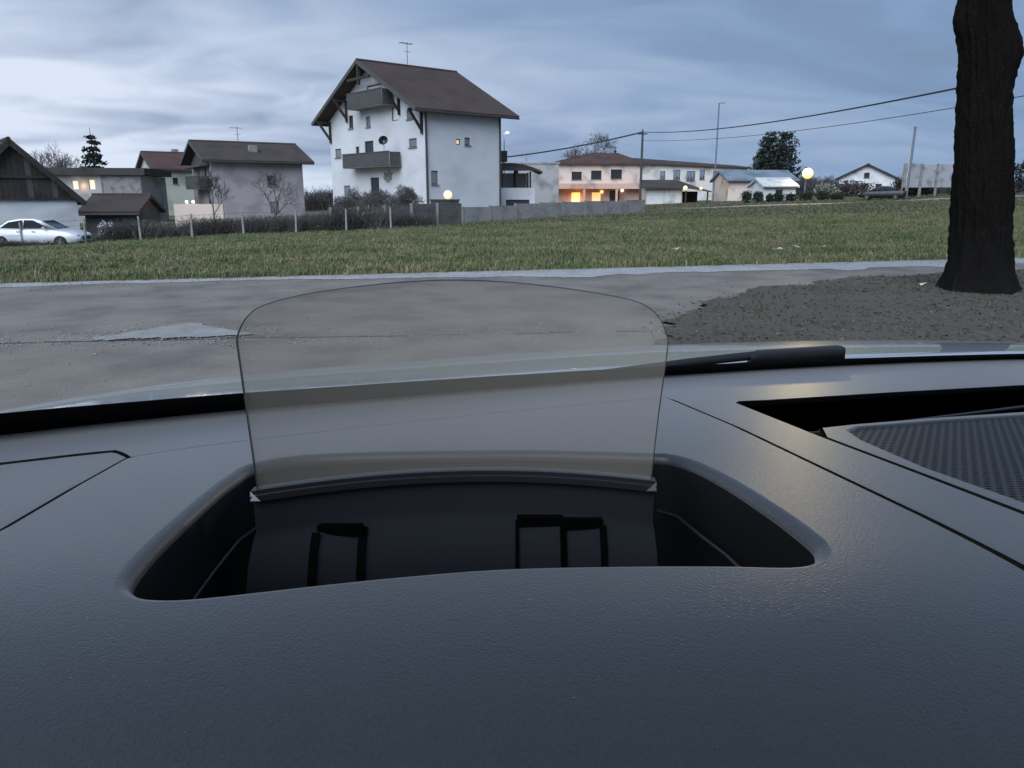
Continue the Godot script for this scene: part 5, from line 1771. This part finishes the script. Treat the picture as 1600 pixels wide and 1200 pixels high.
	for e in poles:
		var g0 := ground(e[2], e[3])
		var po := thing(e[0], e[1], "pole", Vector3(e[2], g0, -e[3]))
		var q := MB.new()
		q.tube([Vector3(0, -0.1, 0), Vector3(e[7], e[4] - g0, 0)], [e[5], e[5] * 0.75], 9)
		part(po, "shaft", q, e[6])
		var hd := MB.new()
		if e[0] == "utility_pole":
			hd.bar(Vector3(-0.45, e[4] - g0 - 0.25, 0), Vector3(0.45, e[4] - g0 - 0.25, 0), 0.1, 0.12)
			hd.tube([Vector3(0, e[4] - g0, 0), Vector3(0, e[4] - g0 + 0.22, 0)], [0.07, 0.05], 7)
			part(po, "insulator_arm", hd, M.dark_metal)
		elif e[0] == "antenna_mast":
			hd.bar(Vector3(-0.1, e[4] - g0, 0), Vector3(0.75, e[4] - g0 + 0.06, 0), 0.09, 0.09)
			part(po, "lamp_arm", hd, M.pole_steel)
		else:
			hd.tube([Vector3(e[7], e[4] - g0, 0), Vector3(e[7], e[4] - g0 + 0.12, 0)], [0.16, 0.10], 8)
			part(po, "cap", hd, M.pole_steel)
	var lp := thing("lamp_post", "slender lamp post behind the right edge of the white house", "lamp post", gp(-0.72, 74))
	var lq := MB.new()
	var lh := 6.85 - lp.position.y
	lq.tube([Vector3(0, -0.1, 0), Vector3(0, lh, 0), Vector3(0.3, lh + 0.1, 0.2)], [0.06, 0.045, 0.04], 7)
	part(lp, "shaft", lq, M.pole_steel)
	var lb := MB.new()
	lb.sphere(Vector3(0.3, lh + 0.02, 0.2), Vector3(0.2, 0.1, 0.2), 10)
	part(lp, "lamp_head", lb, M.cream_lamp)
	light(lp, Vector3(0.3, lh + 0.02, 0.2), Color(0.95, 0.95, 1), 0.6, 0.1)
	cable("thick overhead cable running from the utility pole to the upper right", [Vector3(12.95, 7.4, -80), Vector3(16.0, 4.95, -26.0)], 0.55, 0.035)
	cable("thick overhead cable running left from the utility pole behind the white house", [Vector3(12.95, 7.4, -80), Vector3(-4.0, 4.9, -84)], 0.35, 0.07)
	cable("thin overhead wire below the thick cable on the right", [Vector3(12.95, 6.6, -80), Vector3(21, 5.2, -30)], 0.6, 0.018)
	big_tree()

func cable(label: String, ends: Array, sag: float, r: float) -> void:
	var o := thing("cable", label, "cable", ends[0])
	var pts := []
	var rad := []
	for i in 31:
		var t := i / 30.0
		pts.append((ends[1] - ends[0]) * t - Vector3(0, sag * 4 * t * (1 - t), 0))
		rad.append(r)
	var m := MB.new()
	m.tube(pts, rad, 6)
	part(o, "line", m, M.wire)

func hip(root: Node3D, x0: float, x1: float, z0: float, z1: float, he: float, hr: float, inset: float, m: Material) -> void:
	var r := MB.new()
	var zm := (z0 + z1) / 2
	var a := Vector3(x0, he, z1); var b := Vector3(x1, he, z1); var c := Vector3(x1, he, z0); var d := Vector3(x0, he, z0)
	var p := Vector3(x0 + inset + 2.0, hr, zm); var q := Vector3(x1 - inset + 1.5, hr, zm)
	r.quad(a, b, q, p); r.tri(b, c, q); r.quad(c, d, p, q); r.tri(d, a, p); r.quad(d, c, b, a)
	var dn := Vector3(0, -0.18, 0)
	for e in [[a, b], [b, c], [c, d], [d, a]]: r.quad(e[0] + dn, e[1] + dn, e[1], e[0])
	var rf := part(root, "roof", r, m)
	var cp := MB.new()
	for e in [[a, p], [b, q], [p, q]]: cp.tube([e[0], e[1]], [0.09, 0.09], 6)
	part(rf, "ridge_cap", cp, m)

func big_tree() -> void:
	var t := thing("big_tree", "thick dark tree trunk standing on the verge at the right", "tree", Vector3(6.07, 0.02, -10.0))
	var nz := FastNoiseLite.new(); nz.seed = 9; nz.frequency = 1.0; nz.fractal_octaves = 4
	var rings := []
	var H := 6.5
	var rg := FastNoiseLite.new(); rg.seed = 12; rg.frequency = 1.0; rg.fractal_octaves = 3; rg.fractal_type = FastNoiseLite.FRACTAL_RIDGED
	for j in 260:
		var y := -0.15 + (H + 0.15) * j / 259.0
		var r := 0.312 + 0.16 * exp(-maxf(y, 0) / 0.32) + 0.05 * exp(-pow((y - 1.3) / 0.9, 2.0)) - 0.012 * y
		var ring := []
		for k in 120:
			var a := -TAU * k / 120
			var d := Vector3(cos(a), 0, sin(a))
			var flare := 0.15 * exp(-maxf(y, 0) / 0.22) * pow(maxf(0.0, sin(a * 5 + 1.0)), 2.0)
			var knob := 0.15 * exp(-pow((y - 2.95) / 0.30, 2.0)) * pow(maxf(0.0, cos(a)), 3.0) + 0.07 * exp(-pow((y - 3.25) / 0.2, 2.0)) * pow(maxf(0.0, -cos(a)), 3.0)
			var rough := nz.get_noise_3d(d.x * 3.5, y * 0.9, d.z * 3.5) * 0.022 - maxf(0.0, rg.get_noise_3d(d.x * 3.2, y * 0.75, d.z * 3.2)) * 0.05 + nz.get_noise_3d(d.x * 20, y * 7.0 + 9.0, d.z * 20) * 0.022
			ring.append(Vector3(-0.115 * y - 0.006 * y * y, y, 0.02 * y) + d * (r + 0.005 + flare + knob + rough))
		rings.append(ring)
	var mb := MB.new()
	mb.loft(rings, true, true, false)
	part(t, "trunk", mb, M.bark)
	var rng := RandomNumberGenerator.new()
	rng.seed = 202
	var a := MB.new(); var b := MB.new()
	var topc := Vector3(-0.115 * H - 0.006 * H * H, H - 0.3, 0.02 * H)
	for k in 5:
		var an := TAU * k / 5.0
		grow(a, b, topc, Vector3(cos(an) * 0.7, 0.9, sin(an) * 0.7).normalized(), 3.2, 0.17, 1, 5, rng, 0.7, 4)
	part(t, "limbs", a, M.bark)
	part(t, "crown", b, M.twig)

# ---------------------------------------------------------------- grass and litter on the field
func field_details() -> void:
	var rng := RandomNumberGenerator.new()
	rng.seed = 31
	var variants := []
	for vnt in 3:
		var g := MB.new()
		for k in 9:
			var a := rng.randf() * TAU
			var c := Vector3(rng.randf_range(-0.05, 0.05), 0, rng.randf_range(-0.05, 0.05))
			var h := rng.randf_range(0.04, 0.105)
			var d := Vector3(cos(a), 0, sin(a))
			var s := Vector3(-sin(a), 0, cos(a)) * 0.004
			var lean := rng.randf_range(0.1, 0.8) * h
			var m := c + d * lean * 0.35 + Vector3(0, h * 0.65, 0)
			var e := c + d * lean + Vector3(0, h, 0)
			g.quad(c - s, c + s, m + s * 0.8, m - s * 0.8)
			g.tri(m - s * 0.8, m + s * 0.8, e)
		variants.append(g.mesh())
	var nz := FastNoiseLite.new(); nz.seed = 6; nz.frequency = 0.16
	var nf := FastNoiseLite.new(); nf.seed = 16; nf.frequency = 0.5
	var tr := [[], [], []]
	var cl := [[], [], []]
	for i in 120000:
		var f := 9.0 + 34.0 * pow(rng.randf(), 1.35)
		var x := rng.randf_range(-0.74, 0.74) * (f + 1.0)
		if f < fe(x) + rng.randf_range(-0.12, 0.12): continue
		var n := nz.get_noise_2d(x, f * 1.6) + 0.5 * nf.get_noise_2d(x * 0.5 + 30.0, f * 0.9)
		var k := nf.get_noise_2d(x, f)
		var sc := rng.randf_range(0.55, 1.25) * (1.0 + 0.5 * k) * (1.0 + f * 0.012)
		var v := rng.randf_range(0.75, 1.25)
		var col := Color(0.125, 0.15, 0.058).lerp(Color(0.215, 0.195, 0.105), clampf(0.35 + n * 1.6 + rng.randf_range(-0.25, 0.25), 0, 1))
		if rng.randf() < 0.12: col = Color(0.23, 0.20, 0.12)
		if k > 0.25: col = col.lerp(Color(0.06, 0.10, 0.025), 0.5)
		var j := i % 3
		tr[j].append(Transform3D(Basis(Vector3.UP, rng.randf() * TAU).scaled(Vector3(sc * 1.2, sc, sc * 1.2)), gp(x, f, -0.012)))
		cl[j].append(Color(col.r * v, col.g * v, col.b * v))
	for i in 60000:
		var f := 42.0 + 45.0 * rng.randf()
		var x := rng.randf_range(-0.2, 0.74) * (f + 1.0)
		if f > 61.8 and f < 69.0: continue
		var sc := rng.randf_range(1.2, 2.6)
		var n := nz.get_noise_2d(x, f * 1.6)
		var v := rng.randf_range(0.7, 1.2)
		var col := Color(0.11, 0.122, 0.058).lerp(Color(0.175, 0.16, 0.095), clampf(0.4 + n * 1.6 + rng.randf_range(-0.25, 0.25), 0, 1))
		tr[i % 3].append(Transform3D(Basis(Vector3.UP, rng.randf() * TAU).scaled(Vector3(sc * 1.7, sc, sc * 1.7)), gp(x, f, -0.02)))
		cl[i % 3].append(Color(col.r * v, col.g * v, col.b * v))
	for i in 700:                                        # taller weeds and coarse clumps
		var f := 10.0 + 26.0 * pow(rng.randf(), 1.6)
		var x := rng.randf_range(-0.74, 0.74) * (f + 1.0)
		if i % 3 == 0: f = fe(x) + absf(rng.randfn(0.0, 0.25))
		if f < fe(x) or nz.get_noise_2d(x * 2.0, f * 2.0) < -0.05: continue
		var cx := Color(0.10, 0.14, 0.045) if i % 2 else Color(0.26, 0.22, 0.12)
		for q in 5:
			var sc := rng.randf_range(0.9, 1.9)
			tr[q % 3].append(Transform3D(Basis(Vector3.UP, rng.randf() * TAU).scaled(Vector3(sc, sc * 1.1, sc)), gp(x + rng.randfn(0.0, 0.14), f + absf(rng.randfn(0.0, 0.14)), -0.012)))
			var v := rng.randf_range(0.7, 1.2)
			cl[q % 3].append(Color(cx.r * v, cx.g * v, cx.b * v))
	for i in 11000:                                       # thin tufts on the soil under the tree
		var x := 1.6 + 12.0 * pow(rng.randf(), 0.7)
		var f := rng.randf_range(4.0, 15.0)
		if f > 12.2 + (x - 7.0) * 0.3 or f > 8.0 + (x - 1.6) * 1.1 or nf.get_noise_2d(x * 1.5, f * 1.5) < -0.05: continue
		var sc := rng.randf_range(0.3, 0.8)
		var v := rng.randf_range(0.6, 1.2)
		tr[i % 3].append(Transform3D(Basis(Vector3.UP, rng.randf() * TAU).scaled(Vector3(sc * 1.4, sc, sc * 1.4)), Vector3(x, 0.045, -f)))
		cl[i % 3].append(Color(0.10 * v, 0.10 * v, 0.055 * v))
	for j in 3:
		var o := copies(self, "grass", variants[j], M.grass, tr[j], cl[j])
		meta(o, "short rough grass covering the field beyond the road", "grass")
	for e in [[3.75, 18.0, 0.16, "pale scrap lying alone in the grass near the middle"], [6.2, 18.3, 0.20, "flat pale scrap left of the pair in the grass before the big tree"], [7.0, 19.3, 0.15, "pale scrap in the grass, left one of the close pair"], [7.7, 19.2, 0.12, "pale scrap in the grass, right one of the close pair"], [5.55, 10.4, 0.12, "pale scrap on the soil left of the big tree's foot"]]:
		var o := thing("litter_scrap", e[3], "litter", gp(e[0], e[1], 0.05 if e[1] > 12 else 0.075), e[0] * 3.0, "pale scraps on the ground")
		var m := MB.new()
		var s: float = e[2]
		m.quad(Vector3(-s, 0, 0), Vector3(-s * 0.2, 0.03, s * 0.5), Vector3(s, 0.01, 0.1 * s), Vector3(0.1, 0.06, -s * 0.5))
		m.quad(Vector3(0.1, 0.055, -s * 0.5), Vector3(s, 0.005, 0.1 * s), Vector3(-s * 0.2, 0.025, s * 0.5), Vector3(-s, -0.005, 0))
		part(o, "crumpled_sheet", m, M.litter)
